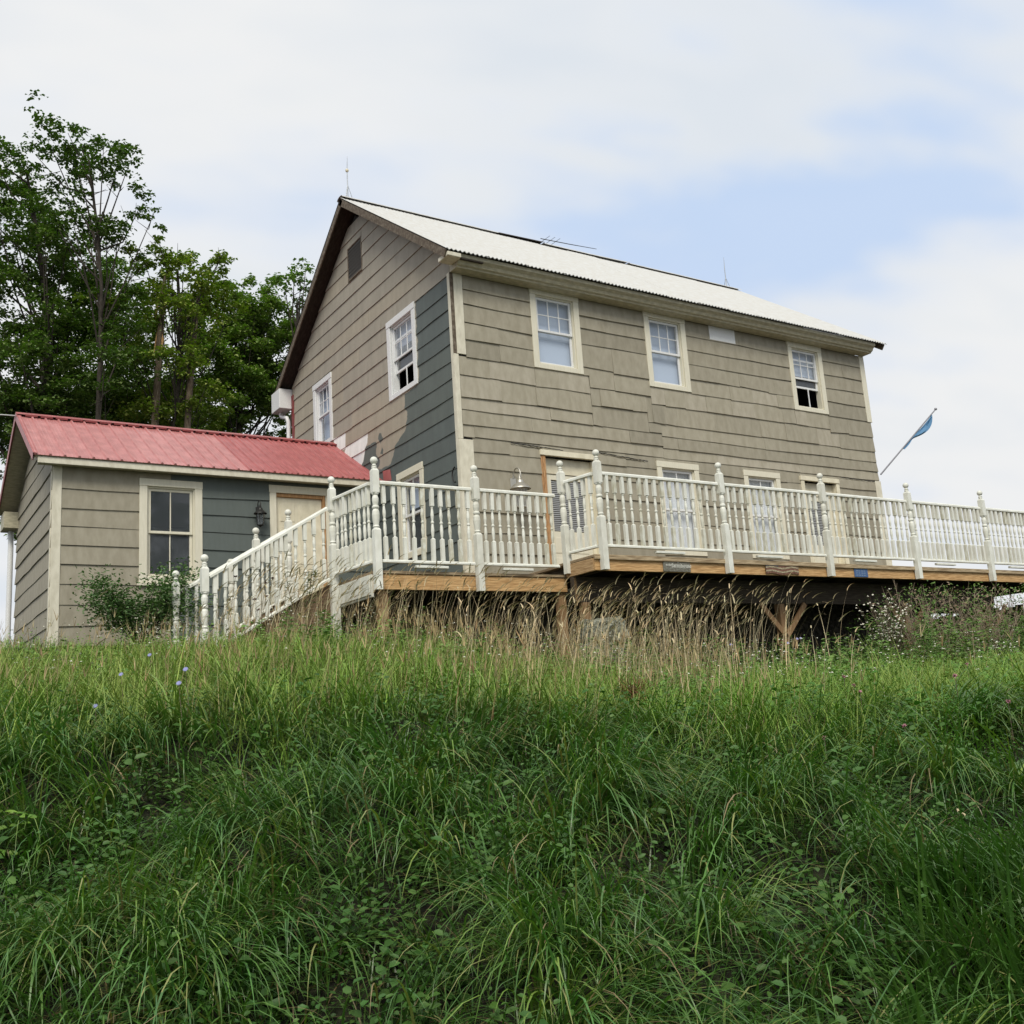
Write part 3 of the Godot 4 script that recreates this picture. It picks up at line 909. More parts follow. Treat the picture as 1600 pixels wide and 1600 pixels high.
func make_front_door(h: Node3D, r: Rect2, first: bool) -> void:
	var a := r.position; var b := r.end
	var g := Geo.new()
	# casing: head and right stile painted, with a deep plain reveal
	g.box(Vector3(a.x - 0.02, b.y - 0.09, 0.002), Vector3(b.x, b.y, 0.05), 0.005)
	g.box(Vector3(b.x - 0.09, a.y, 0.002), Vector3(b.x, b.y - 0.09, 0.036), 0.004)
	if not first: g.box(Vector3(a.x, a.y, 0.002), Vector3(a.x + 0.09, b.y - 0.09, 0.036), 0.004)
	g.box(Vector3(b.x - 0.10, a.y, -0.12), Vector3(b.x - 0.085, b.y - 0.085, 0.0))
	g.box(Vector3(a.x + 0.085, a.y, -0.12), Vector3(a.x + 0.10, b.y - 0.085, 0.0))
	g.box(Vector3(a.x + 0.10, b.y - 0.10, -0.12), Vector3(b.x - 0.10, b.y - 0.085, 0.0))
	g.box(Vector3(a.x + 0.10, b.y - 0.36, -0.14), Vector3(b.x - 0.10, b.y - 0.10, -0.085))
	g.box(Vector3(a.x + 0.10, a.y, -0.14), Vector3(a.x + 0.16, b.y - 0.36, -0.085))
	g.box(Vector3(b.x - 0.16, a.y, -0.14), Vector3(b.x - 0.10, b.y - 0.36, -0.085))
	g.box(Vector3(a.x + 0.09, a.y - 0.04, -0.15), Vector3(b.x - 0.09, a.y, 0.05), 0.004)
	var d := put("door", g, M.door_cream, h)
	if first:
		for q in 3:   # the raw left stile, split into weathered strips
			put("raw_stile", boxm(Vector3(a.x - 0.005 + q * 0.031, a.y, 0.002), Vector3(a.x + 0.023 + q * 0.031, b.y - 0.092, 0.026 + 0.006 * (q % 2)), 0.003), M.raw_wood, d)
	var x0 := a.x + 0.163; var x1 := b.x - 0.163
	var yt := b.y - 0.37
	var leaf := Geo.new()
	leaf.box(Vector3(x0, a.y + 0.01, -0.135), Vector3(x1, a.y + 0.80, -0.10), 0.004)
	leaf.box(Vector3(x0, a.y + 0.80, -0.135), Vector3(x0 + 0.09, yt, -0.10), 0.003)
	leaf.box(Vector3(x1 - 0.09, a.y + 0.80, -0.135), Vector3(x1, yt, -0.10), 0.003)
	leaf.box(Vector3(x0 + 0.09, yt - 0.09, -0.135), Vector3(x1 - 0.09, yt, -0.10), 0.003)
	put("door_leaf", leaf, M.cream_trim, d)
	for q in 4:
		var px := lerpf(x0 + 0.08, (x0 + x1) * 0.5 + 0.02, q % 2)
		var py := a.y + 0.10 + 0.34 * (q / 2)
		put("door_panel", boxm(Vector3(px, py, -0.099), Vector3(px + (x1 - x0) * 0.5 - 0.11, py + 0.26, -0.091), 0.006), M.cream_trim, d)
	var slats := 26
	for q in slats:
		var ys := lerpf(a.y + 0.82, yt - 0.095, float(q) / slats)
		put("blind_slat", boxm(Vector3(x0 + 0.093, ys, -0.132), Vector3(x1 - 0.093, ys + 0.017, -0.117)), M.blind_grey, d)
	put("dark_gap", boxm(Vector3(x0 + 0.05, a.y + 0.79, -0.15), Vector3(x1 - 0.05, yt - 0.05, -0.139)), M.louvre_dark, d)

# ------------------------------------------------------------------ the shed
func make_shed() -> void:
	var h := thing("shed_wing", "low side wing with red ribbed metal roof and two-tone siding", "shed", Vector3.ZERO)
	var fr := Transform3D(FRONT.basis, Vector3(0, 0, -3.0))
	var sd := Transform3D(SIDE.basis, Vector3(-5.4, 0, 0))
	var win := Rect2(-4.15, 4.09, 0.985, 1.67)
	var door := Rect2(-2.03, 3.60, 1.12, 2.20)
	wall_core(h, fr, -5.4, -0.02, 3.0, 5.86, [shrink(win, 0.10), Rect2(-1.93, 3.5, 0.90, 2.19)], 0.14, M.tar_paper)
	var g := Geo.new()
	g.xf = sd
	g.prism(PackedVector2Array([Vector2(-6.9, 3.0), Vector2(-3.001, 3.0), Vector2(-3.001, 5.90), Vector2(-4.95, 7.05), Vector2(-6.9, 5.90)]), -0.14, 0.0)
	put("wall", g, M.tar_paper, h)
	put("wall", boxm(Vector3(-5.25, 3.0, -6.9), Vector3(-0.02, 5.86, -6.76)), M.siding1, h)
	put("floor", boxm(Vector3(-5.25, 3.3, -6.75), Vector3(-0.03, 3.5, -3.15)), M.dark_room, h)
	put("ceiling", boxm(Vector3(-5.25, 5.75, -6.75), Vector3(-0.03, 5.84, -3.15)), M.dark_room, h)
	var ys := [3.13, 3.43, 3.74, 4.05, 4.35, 4.64, 4.93, 5.22, 5.517, 5.86]
	for i in ys.size() - 1:
		row(h, fr, ys[i], ys[i + 1], [-5.285, -3.66], [win, door], [M.siding1, M.siding2])
		row(h, fr, ys[i], ys[i + 1], [-3.66, -0.03], [win, door], [M.siding_grey])
	for i in 13:
		var y0 := 3.13 + 0.295 * i
		var y1 := y0 + 0.295
		var half := 1.95
		var cut := 0.0
		if y1 > 5.88:
			half = minf(1.95, (7.03 - y0) / 0.5897)
			cut = minf(0.5, half * 0.98)
			if y0 < 5.88: cut = 0.12
		if half < 0.1: break
		lap_piece(h, sd, -4.95 - half, -4.95 + half - (0.02 if half > 1.9 else 0.0), y0, y1, M.siding1 if i % 2 else M.siding2, false, Vector2(cut, cut))
	put("corner_board", boxm(Vector3(-5.415, 3.1, -3.02), Vector3(-5.286, 5.86, -2.974), 0.004), M.cream_worn, h)
	put("corner_board", boxm(Vector3(-5.43, 3.1, -3.10), Vector3(-5.402, 5.90, -3.021), 0.004), M.cream_worn, h)
	# roof: ribbed red metal panels
	var ey := 5.955; var ez := -2.74; var ry := 7.23; var rz := -4.95
	var x0 := -5.72; var x1 := 0.0
	var count := 7
	var w := (x1 - x0) / count
	for s: float in [1.0, -1.0]:
		var e := Vector3(0, ey, rz + s * (ez - rz)); var r := Vector3(0, ry, rz)
		var dirv := (r - e)
		var dn := dirv.normalized()
		var nn := Vector3(0, absf(dn.z), dn.y * s)
		var ms := []
		for fine in 2:
			var pg := Geo.new()
			var prof := []
			var ribs := 4 if fine == 0 else 8
			for q in ribs:
				var b := w * q / ribs
				var rw := w / ribs
				var hh := 0.027 if fine == 0 or q % 2 == 0 else 0.011
				prof.append(Vector2(b, 0.0)); prof.append(Vector2(b + 0.014, hh)); prof.append(Vector2(b + 0.034, hh)); prof.append(Vector2(b + 0.048, 0.0))
				if fine == 0:
					for t: float in [0.36, 0.66]:
						prof.append(Vector2(b + rw * t, 0.0)); prof.append(Vector2(b + rw * t + 0.012, 0.005)); prof.append(Vector2(b + rw * t + 0.024, 0.0))
			prof.append(Vector2(w + 0.002, 0.0))
			for q in prof.size() - 1:
				var a: Vector2 = prof[q]; var b2: Vector2 = prof[q + 1]
				var pa := e + Vector3(a.x, 0, 0) + nn * a.y; var pb := e + Vector3(b2.x, 0, 0) + nn * b2.y
				if s > 0:
					pg.quad(pa, pb, pb + dirv, pa + dirv)
					pg.quad(pa - nn * (0.004 + a.y), pb - nn * (0.004 + b2.y), pb, pa)
				else:
					pg.quad(pb, pa, pa + dirv, pb + dirv)
			ms.append(pg.mesh())
		for q in count:
			var o := put("roof_panel", ms[0 if q < 4 else 1], M["red_roof%d" % [0, 1, 0, 1, 2, 2, 2][q]], h)
			o.position = Vector3(x0 + q * w, 0, 0)
		# boarding below, with the pale soffit at the verge
		g = Geo.new()
		var lo := e - nn * 0.012 + dn * 0.03; var hi := r - nn * 0.012
		var a0 := Vector3(x0 + 0.02, 0, 0); var a1 := Vector3(-0.01, 0, 0)
		var lo2 := lo - nn * 0.05; var hi2 := hi - nn * 0.05
		if s > 0:
			g.quad(lo + a0, lo + a1, hi + a1, hi + a0); g.quad(hi2 + a0, hi2 + a1, lo2 + a1, lo2 + a0); g.quad(lo2 + a0, lo2 + a1, lo + a1, lo + a0)
		else:
			g.quad(lo + a1, lo + a0, hi + a0, hi + a1); g.quad(hi2 + a1, hi2 + a0, lo2 + a0, lo2 + a1); g.quad(lo2 + a1, lo2 + a0, lo + a0, lo + a1)
		g.quad(lo + a0, hi + a0, hi2 + a0, lo2 + a0)
		put("soffit", g, M.cornice_paint, h)
		# verge trim, red
		g = Geo.new()
		var t0 := e + nn * 0.026; var t1 := r + nn * 0.026
		var dnv := -nn * 0.12
		for q: Array in [[t0 + dnv, t1 + dnv, t1, t0]]:
			var ax := Vector3(x0 - 0.012, 0, 0); var bx := Vector3(x0 + 0.004, 0, 0)
			g.quad(q[0] + ax, q[3] + ax, q[2] + ax, q[1] + ax)
			g.quad(q[0] + bx, q[1] + bx, q[2] + bx, q[3] + bx)
			g.quad(q[3] + ax, q[3] + bx + Vector3(0.05, 0, 0), q[2] + bx + Vector3(0.05, 0, 0), q[2] + ax)
			g.quad(q[0] + ax, q[1] + ax, q[1] + bx, q[0] + bx)
		put("verge_trim", g, M.red_roof2, h)
	g = Geo.new()
	for s: float in [1.0, -1.0]:
		var a := Vector3(0, ry + 0.035, rz); var b := Vector3(0, ry - 0.055, rz + s * 0.19)
		var c0 := Vector3(x0 - 0.01, 0, 0); var c1 := Vector3(0, 0, 0)
		if s > 0: g.quad(b + c0, b + c1, a + c1, a + c0)
		else: g.quad(b + c1, b + c0, a + c0, a + c1)
	put("ridge_cap", g, M.red_roof2, h)
	# closure strips below the cap, a little loose
	for q in 24:
		var xa := x0 + 0.12 + q * 0.236
		put("ridge_closure", boxm(Vector3(xa, ry - 0.085, rz + 0.175), Vector3(xa + 0.19, ry - 0.052, rz + 0.195)), M.red_trim, h)
	# flashing at the house wall
	g = Geo.new()
	g.quad(Vector3(-0.02, ey - 0.02, ez + 0.02), Vector3(-0.02, ey - 0.02 - 0.05, ez + 0.34), Vector3(-0.02, ey + 0.14, ez + 0.30), Vector3(-0.02, ey + 0.18, ez))
	put("flashing", g, M.red_roof2, h)
	# eave fascia and closed soffit
	put("fascia", boxm(Vector3(-5.66, 5.842, -2.80), Vector3(-0.03, 5.94, -2.768), 0.004), M.cream_worn, h)
	put("soffit", boxm(Vector3(-5.64, 5.862, -2.985), Vector3(-0.03, 5.878, -2.802)), M.cornice_paint, h)
	put("eave_return", boxm(Vector3(-5.66, 5.62, -7.2), Vector3(-5.41, 5.92, -6.72), 0.006), M.cornice_paint, h)
	g = Geo.new()
	g.tube([Vector3(-5.50, 5.62, -7.05), Vector3(-5.50, 5.3, -7.0), Vector3(-5.50, 3.0, -7.0)], [0.05, 0.05, 0.05], 8)
	put("downspout", g, M.white_vinyl, h)
	window(h, fr, win, {"casing": 0.12, "upper": Vector2i(2, 1), "lower": Vector2i(2, 1), "curtain_or_sky_tint": 0.0, "sash_mat": M.cream_trim})
	put("window_sill", boxm(Vector3(-4.18, 4.04, -2.998), Vector3(-3.14, 4.088, -2.94), 0.005), M.cream_worn, h)
	# door
	g = Geo.new()
	g.xf = fr
	var a := door.position; var b := door.end
	g.box(Vector3(a.x, a.y, 0.002), Vector3(a.x + 0.115, b.y - 0.13, 0.03), 0.004)
	g.box(Vector3(b.x - 0.115, a.y, 0.002), Vector3(b.x, b.y - 0.13, 0.03), 0.004)
	g.box(Vector3(a.x - 0.01, b.y - 0.13, 0.002), Vector3(b.x + 0.01, b.y, 0.034), 0.004)
	g.box(Vector3(a.x + 0.09, a.y, -0.14), Vector3(a.x + 0.115, b.y - 0.13, 0.0))
	var d := put("door", g, M.cream_trim, h)
	g = Geo.new()
	g.xf = fr
	g.box(Vector3(b.x - 0.165, a.y, -0.14), Vector3(b.x - 0.117, b.y - 0.13, 0.004), 0.003)
	g.box(Vector3(a.x + 0.116, b.y - 0.19, -0.14), Vector3(b.x - 0.166, b.y - 0.132, -0.005), 0.003)
	put("raw_jamb", g, M.raw_wood, d)
	g = Geo.new()
	g.xf = fr
	g.box(Vector3(a.x + 0.118, a.y, -0.09), Vector3(b.x - 0.168, b.y - 0.193, -0.045), 0.003)
	put("door_leaf", g, M.door_cream, d)
	for q in 6:
		var px := a.x + 0.20 + 0.34 * (q % 2)
		var py: float = a.y + 0.14 + [0.0, 0.72, 1.45][q / 2]
		var ph: float = [0.62, 0.64, 0.32][q / 2]
		var fg := Geo.new()
		fg.xf = fr
		fg.box(Vector3(px, py, -0.0445), Vector3(px + 0.26, py + ph, -0.036), 0.007)
		put("door_panel", fg, M.door_cream, d)
	g = Geo.new()
	g.xf = fr
	g.lathe([Vector2(0.0, -0.03), Vector2(0.022, -0.02), Vector2(0.026, 0.0), Vector2(0.018, 0.02), Vector2(0.0, 0.03)], 10, Vector3(a.x + 0.18, a.y + 0.98, -0.015))
	put("door_knob", g, M.pewter, d)
	for q in 16:
		put("brick", boxm(Vector3(-5.33 + 0.205 * (q % 8), 2.98 + 0.07 * (q / 8), -3.02), Vector3(-5.33 + 0.205 * (q % 8) + 0.195, 3.04 + 0.07 * (q / 8), -2.93 + rnd(-0.01, 0.01)), 0.006), M.brick_red, h)

# ------------------------------------------------------------------ decks and railings
const DECK := 3.81
const LOW := 3.63
var baluster_mesh: ArrayMesh
var baluster_short: ArrayMesh

func make_baluster(l: float) -> ArrayMesh:
	var g := Geo.new()
	var s := 0.0345
	var b0 := 0.30 * l; var b1 := 0.745 * l
	g.lathe([Vector2(s, 0), Vector2(s, b0), Vector2(0.018, b0 + 0.012)], 4, Vector3.ZERO, true)
	g.lathe([Vector2(0.018, b1 - 0.012), Vector2(s, b1), Vector2(s, l)], 4, Vector3.ZERO, true)
	var m := b1 - b0
	var pr := [Vector2(0.013, b0 + 0.012), Vector2(0.013, b0 + 0.02 * m + 0.012), Vector2(0.017, b0 + 0.08 * m), Vector2(0.0235, b0 + 0.24 * m), Vector2(0.0215, b0 + 0.34 * m), Vector2(0.015, b0 + 0.455 * m), Vector2(0.023, b0 + 0.48 * m), Vector2(0.023, b0 + 0.52 * m), Vector2(0.014, b0 + 0.545 * m), Vector2(0.0235, b0 + 0.70 * m), Vector2(0.0215, b0 + 0.78 * m), Vector2(0.014, b0 + 0.92 * m), Vector2(0.020, b0 + 0.95 * m), Vector2(0.013, b1 - 0.012)]
	g.lathe(pr, 10, Vector3.ZERO)
	return g.mesh()

func make_newel(low: float, ball := true) -> ArrayMesh:
	# origin at the deck surface; low: how far the foot goes down
	var g := Geo.new()
	var s := 0.065
	g.lathe([Vector2(0.0, -low), Vector2(s, -low), Vector2(s, 0.52), Vector2(0.045, 0.545)], 4, Vector3.ZERO, true)
	g.lathe([Vector2(0.048, 1.0), Vector2(s, 1.02), Vector2(s, 1.315), Vector2(0.036, 1.35), Vector2(0.0, 1.352)], 4, Vector3.ZERO, true)
	g.lathe([Vector2(0.036, 0.53), Vector2(0.036, 0.55), Vector2(0.045, 0.565), Vector2(0.036, 0.585), Vector2(0.046, 0.66), Vector2(0.050, 0.72), Vector2(0.046, 0.77), Vector2(0.034, 0.80), Vector2(0.047, 0.815), Vector2(0.047, 0.835), Vector2(0.034, 0.85), Vector2(0.043, 0.90), Vector2(0.044, 0.94), Vector2(0.032, 0.985), Vector2(0.044, 1.0), Vector2(0.044, 1.02)], 14, Vector3.ZERO)
	if ball:
		var pr := [Vector2(0.032, 1.345), Vector2(0.036, 1.36), Vector2(0.030, 1.372), Vector2(0.038, 1.385), Vector2(0.026, 1.395), Vector2(0.022, 1.41)]
		for i in 11:
			var a := -1.15 + (PI * 0.5 + 1.15) * i / 10.0
			pr.append(Vector2(0.051 * cos(a), 1.457 + 0.051 * sin(a)))
		g.lathe(pr, 14, Vector3.ZERO)
	return g.mesh()

func rail_bar(a: Vector3, b: Vector3, w: float, hgt: float, worn := false) -> Geo:
	# a moulded rail from a to b: rounded top, flat underside
	var g := Geo.new()
	var d := (b - a)
	var s := d.cross(Vector3.UP).normalized()
	var up := s.cross(d).normalized()
	var pr := [Vector2(-0.5, 0.0), Vector2(0.5, 0.0), Vector2(0.5, 0.55), Vector2(0.30, 0.9), Vector2(0.0, 1.0), Vector2(-0.30, 0.9), Vector2(-0.5, 0.55)]
	for i in pr.size():
		var p: Vector2 = pr[i]; var q: Vector2 = pr[(i + 1) % pr.size()]
		var pp := s * p.x * w + up * p.y * hgt; var qq := s * q.x * w + up * q.y * hgt
		g.quad(a + pp, a + qq, b + qq, b + pp)
		if i > 0 and i < pr.size() - 1:
			g.tri(b + s * -0.5 * w, b + pp, b + qq)
			g.tri(a + s * -0.5 * w, a + qq, a + pp)
	return g

# one bay of railing between two posts (points on the walking surface)
func bay(t: Node3D, a: Vector3, b: Vector3, n: int, bottom := 0.10, top := 1.14, inset := 0.07) -> void:
	var d := (b - a)
	var flat := Vector3(d.x, 0, d.z).normalized()
	var u := d / Vector2(d.x, d.z).length()
	var a1 := a + u * inset; var b1 := b - u * inset
	put("top_rail", rail_bar(a1 + Vector3(0, top, 0), b1 + Vector3(0, top, 0), 0.078, 0.052), M.rail_white, t)
	put("bottom_rail", rail_bar(a1 + Vector3(0, bottom, 0), b1 + Vector3(0, bottom, 0), 0.07, 0.042), M.rail_white, t)
	for i in n:
		var p := a1.lerp(b1, (i + 0.5) / n)
		var o := put("baluster", baluster_mesh, [M.rail_white, M.rail_white, M.rail_worn, M.rail_grimy][rng.randi() % 4], t)
		o.position = p + flat * rnd(-0.006, 0.006) + Vector3(0, bottom + 0.03, 0)
		o.rotation = Vector3(rnd(-0.010, 0.010), atan2(-flat.z, flat.x) + rnd(-0.12, 0.12), rnd(-0.013, 0.013))
		o.scale = Vector3(1, (top - bottom - 0.02) / 1.02, 1)

func post(t: Node3D, p: Vector3, m: Mesh, turn := 0.0, material: Material = null) -> void:
	var o := put("newel_post", m, material if material else (M.rail_white if rng.randf() < 0.5 else M.rail_worn), t)
	o.position = p
	o.rotation = Vector3(rnd(-0.008, 0.008), turn, rnd(-0.008, 0.008))

func block_under(t: Node3D, a: Vector3, b: Vector3, at: float, len_: float) -> void:
	var u := (b - a).normalized()
	var c := a.lerp(b, at)
	var g := Geo.new()
	g.xf = Transform3D(Basis(u, Vector3.UP, u.cross(Vector3.UP)), c + Vector3(0, 0.028, 0))
	g.box(Vector3(-len_ * 0.5, 0.01, -0.03), Vector3(len_ * 0.5, 0.045, 0.03), 0.004)
	put("support_block", g, M.rail_white, t)

func make_decks() -> void:
	baluster_mesh = make_baluster(1.02)
	var zf := 2.15; var zl := 1.40
	var d := thing("wooden_deck", "raised wooden deck wrapping the front of the farmhouse on posts", "deck", Vector3.ZERO)
	# floor boards, laid along the house
	var xe := 13.4
	for i in 15:
		var z := zf + 0.001 - 0.1455 * i
		if z - 0.14 < 0.05: break
		put("deck_board", boxm(Vector3(0.80 if z > zl else 0.86, DECK - 0.038, z - 0.14), Vector3(xe, DECK, z), 0.004), M.lumber_grey, d)
	for i in 30:
		var z := zl + 0.02 - 0.1455 * i
		put("deck_board", boxm(Vector3(-2.22 if z > -1.0 else -2.4, LOW - 0.038, z - 0.14), Vector3(0.85 if z > 0.1 else -0.04, LOW, z), 0.004), M.lumber_grey, d)
	# rims in lengths
	var cuts := [0.80, 3.30, 5.58, 7.86, 10.05, 13.4]
	for i in cuts.size() - 1:
		put("rim_joist", boxm(Vector3(cuts[i] + 0.003, DECK - 0.225, zf - 0.045), Vector3(cuts[i + 1] - 0.003, DECK - 0.044, zf), 0.004), M.lumber, d)
		put("edge_board", boxm(Vector3(cuts[i] + 0.002 - (0.02 if i == 0 else 0.0), DECK - 0.072, zf + 0.003), Vector3(cuts[i + 1] - 0.002, DECK - 0.003, zf + 0.036), 0.004), M.lumber_edge, d)
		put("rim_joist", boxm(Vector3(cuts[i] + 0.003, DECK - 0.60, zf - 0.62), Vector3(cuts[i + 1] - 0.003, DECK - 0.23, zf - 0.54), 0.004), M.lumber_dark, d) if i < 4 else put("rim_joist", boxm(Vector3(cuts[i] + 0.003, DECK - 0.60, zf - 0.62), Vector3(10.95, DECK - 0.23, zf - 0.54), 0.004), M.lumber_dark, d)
	put("rim_joist", boxm(Vector3(0.80, DECK - 0.225, zl + 0.05), Vector3(0.845, DECK - 0.044, zf - 0.05), 0.004), M.lumber_z, d)
	put("rim_joist", boxm(Vector3(0.81, DECK - 0.60, zl + 0.16), Vector3(0.86, DECK - 0.23, zf - 0.54), 0.004), M.lumber_z, d)
	put("rim_joist", boxm(Vector3(-2.21, LOW - 0.245, zl - 0.045), Vector3(-0.66, LOW - 0.044, zl), 0.004), M.lumber, d)
	put("rim_joist", boxm(Vector3(-0.655, LOW - 0.245, zl - 0.045), Vector3(0.84, LOW - 0.044, zl), 0.004), M.lumber, d)
	put("rim_joist", boxm(Vector3(-2.24, LOW - 0.34, -0.9), Vector3(-2.205, LOW - 0.044, 1.36), 0.004), M.rail_worn, d)
	for i in 21:
		var x := 0.95 + 0.61 * i
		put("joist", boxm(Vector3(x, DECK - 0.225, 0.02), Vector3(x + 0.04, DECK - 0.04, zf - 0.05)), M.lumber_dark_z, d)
	for i in 6:
		var x := -2.05 + 0.55 * i
		put("joist", boxm(Vector3(x, LOW - 0.225, -2.9 if x < 0 else 0.02), Vector3(x + 0.04, LOW - 0.04, zl - 0.05)), M.lumber_dark_z, d)
	# side deck and girders added round the far corner to darken the space below
	for i in 28:
		var z := -0.09 - 0.1455 * i
		put("deck_board", boxm(Vector3(10.16, DECK - 0.038, z - 0.14), Vector3(xe, DECK, z), 0.004), M.lumber_grey, d)
	for z: float in [0.35, -1.2, -2.8, -4.0]:
		put("added_dark_girder", boxm(Vector3(10.2, DECK - 0.60, z - 0.08), Vector3(12.9, DECK - 0.045, z), 0.004), M.lumber_dark, d)
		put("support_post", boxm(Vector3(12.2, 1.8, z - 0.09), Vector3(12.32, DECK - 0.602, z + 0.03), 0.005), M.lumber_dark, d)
	for i in 19:
		var z := 0.75 - 0.19 * i
		put("sky_blocker_plank", boxm(Vector3(13.33, 1.6, z - 0.18), Vector3(13.355, (3.36 if i != 4 and i != 5 else 3.12) - 0.03 * (i % 3), z), 0.003), M.lumber_dark, d)  # planks added to shut out bright sky below the deck end
	# legs with slanting braces
	for x: float in [1.0, 4.98, 8.18, 10.7]:
		var z := zf - 0.58
		var y0 := height(x, z) - 0.2
		put("support_post", boxm(Vector3(x - 0.06, y0, z - 0.06), Vector3(x + 0.06, DECK - 0.602, z + 0.06), 0.005), M.lumber_up, d)
		if x > 2.0:
			for s: float in [-1.0, 1.0]:
				var g := Geo.new()
				var p := Vector3(x + s * 0.03, DECK - 1.12, z + 0.06); var q := Vector3(x + s * 0.52, DECK - 0.605, z + 0.06)
				var u := (q - p).normalized()
				var v := Vector3(0, 0, 1).cross(u).normalized()
				g.xf = Transform3D(Basis(u, v, Vector3(0, 0, 1)), p)
				g.box(Vector3(0, -0.045, 0.002), Vector3((q - p).length(), 0.045, 0.04), 0.003)
				put("brace", g, M.lumber_up, d)
	put("support_post", boxm(Vector3(-2.13, 2.3, 1.24), Vector3(-2.0, LOW - 0.246, 1.35), 0.005), M.lumber_up, d)
	put("support_post", boxm(Vector3(0.72, 1.9, 1.24), Vector3(0.84, LOW - 0.246, 1.35), 0.005), M.lumber_up, d)
	put("support_post", boxm(Vector3(-2.36, 2.2, 0.24), Vector3(-2.24, LOW - 0.05, 0.36), 0.005), M.rail_worn, d)
	put("support_post", boxm(Vector3(-0.7, 2.0, -0.6), Vector3(-0.58, LOW - 0.23, -0.48), 0.005), M.lumber_dark, d)

	# upper railing
	var t := thing("deck_railing", "long white railing of turned balusters along the higher deck", "railing", Vector3.ZERO, "white turned railings")
	var newel := make_newel(0.225)
	var xs := [0.92, 3.30, 5.58, 7.86, 10.05, 12.30]
	var zr := zf + 0.066
	for i in xs.size():
		post(t, Vector3(xs[i], DECK, zr), newel)
		if i > 0:
			var a := Vector3(xs[i - 1], DECK, zr - 0.02); var b := Vector3(xs[i], DECK, zr - 0.02)
			bay(t, a, b, 15)
			block_under(t, a, b, [0.0, 0.52, 0.40, 0.40, 0.38, 0.4][i], 0.55)
	bay(t, Vector3(12.30, DECK, zr - 0.02), Vector3(13.4, DECK, zr - 0.02), 7)
	post(t, Vector3(0.79, DECK, zl + 0.12), make_newel(0.18))
	bay(t, Vector3(0.79, DECK, zl + 0.12), Vector3(0.90, DECK, zr - 0.01), 4)
	# lower railing
	var t2 := thing("deck_railing", "white railing of the lower deck, left of the step", "railing", Vector3.ZERO, "white turned railings")
	var n2 := make_newel(0.26)
	post(t2, Vector3(-2.19, LOW, zl + 0.066), n2)
	post(t2, Vector3(-0.66, LOW, zl + 0.066), n2)
	bay(t2, Vector3(-2.19, LOW, zl + 0.046), Vector3(-0.66, LOW, zl + 0.046), 10)
	bay(t2, Vector3(-0.66, LOW, zl + 0.046), Vector3(0.75, LOW, zl + 0.046), 10)
	block_under(t2, Vector3(-2.19, LOW, zl + 0.046), Vector3(-0.66, LOW, zl + 0.046), 0.52, 0.5)
	block_under(t2, Vector3(-0.66, LOW, zl + 0.046), Vector3(0.75, LOW, zl + 0.046), 0.45, 0.5)
	post(t2, Vector3(-2.30, LOW, 0.30), make_newel(0.3))
	bay(t2, Vector3(-2.30, LOW, 0.30), Vector3(-2.20, LOW, zl + 0.03), 8)
	put("skirt_board", boxm(Vector3(-2.262, LOW - 0.31, 0.38), Vector3(-2.242, LOW - 0.05, 1.34), 0.003), M.rail_worn, t2)
	# stair
	var s := thing("deck_stairs", "brown wooden stairs going down from the lower deck", "stairs", Vector3.ZERO)
	var steps := 5
	for i in steps:
		var y := LOW - 0.178 * (i + 1)
		var x := -2.26 - 0.36 * i
		put("tread", boxm(Vector3(x - 0.40, y - 0.04, -0.98), Vector3(x - 0.005, y, 0.28), 0.004), M.lumber_grey, s)
		put("riser", boxm(Vector3(x - 0.02, y + 0.001, -0.98), Vector3(x, y + 0.135, 0.24)), M.brown_board, s)
	for z: float in [-1.02, 0.245]:
		var g := Geo.new()
		g.xf = Transform3D(Basis.IDENTITY, Vector3(0, 0, z))
		g.prism(PackedVector2Array([Vector2(-4.12, 2.5), Vector2(-3.9, 2.5), Vector2(-2.27, 3.10), Vector2(-2.27, 3.62), Vector2(-2.34, 3.62), Vector2(-4.12, 2.74)]), 0.0, 0.04)
		put("stringer", g, M.brown_board, s)
	# stair railings
	var names := ["white stair railing nearest the tall weeds, with ball-topped newel at its foot", "white stair railing in front of the shed wing window"]
	for k in 2:
		var z: float = [0.33, -1.0][k]
		var r := thing("stair_railing", names[k], "railing", Vector3.ZERO, "white turned railings")
		var a := Vector3(-4.08, 2.50, z); var b := Vector3(-2.32, 3.58, z)
		post(r, Vector3(-4.09, 2.46, z), make_newel(0.35))
		bay(r, a + Vector3(0, 0.02, 0), b, 12, 0.12, 1.10, 0.06)
		if k == 1:
			post(r, Vector3(-3.32, 2.80, z), make_newel(0.3, false))
			post(r, Vector3(-2.95, 3.12, z), make_newel(0.4))
			post(r, Vector3(-2.46, 3.42, z), make_newel(0.4))

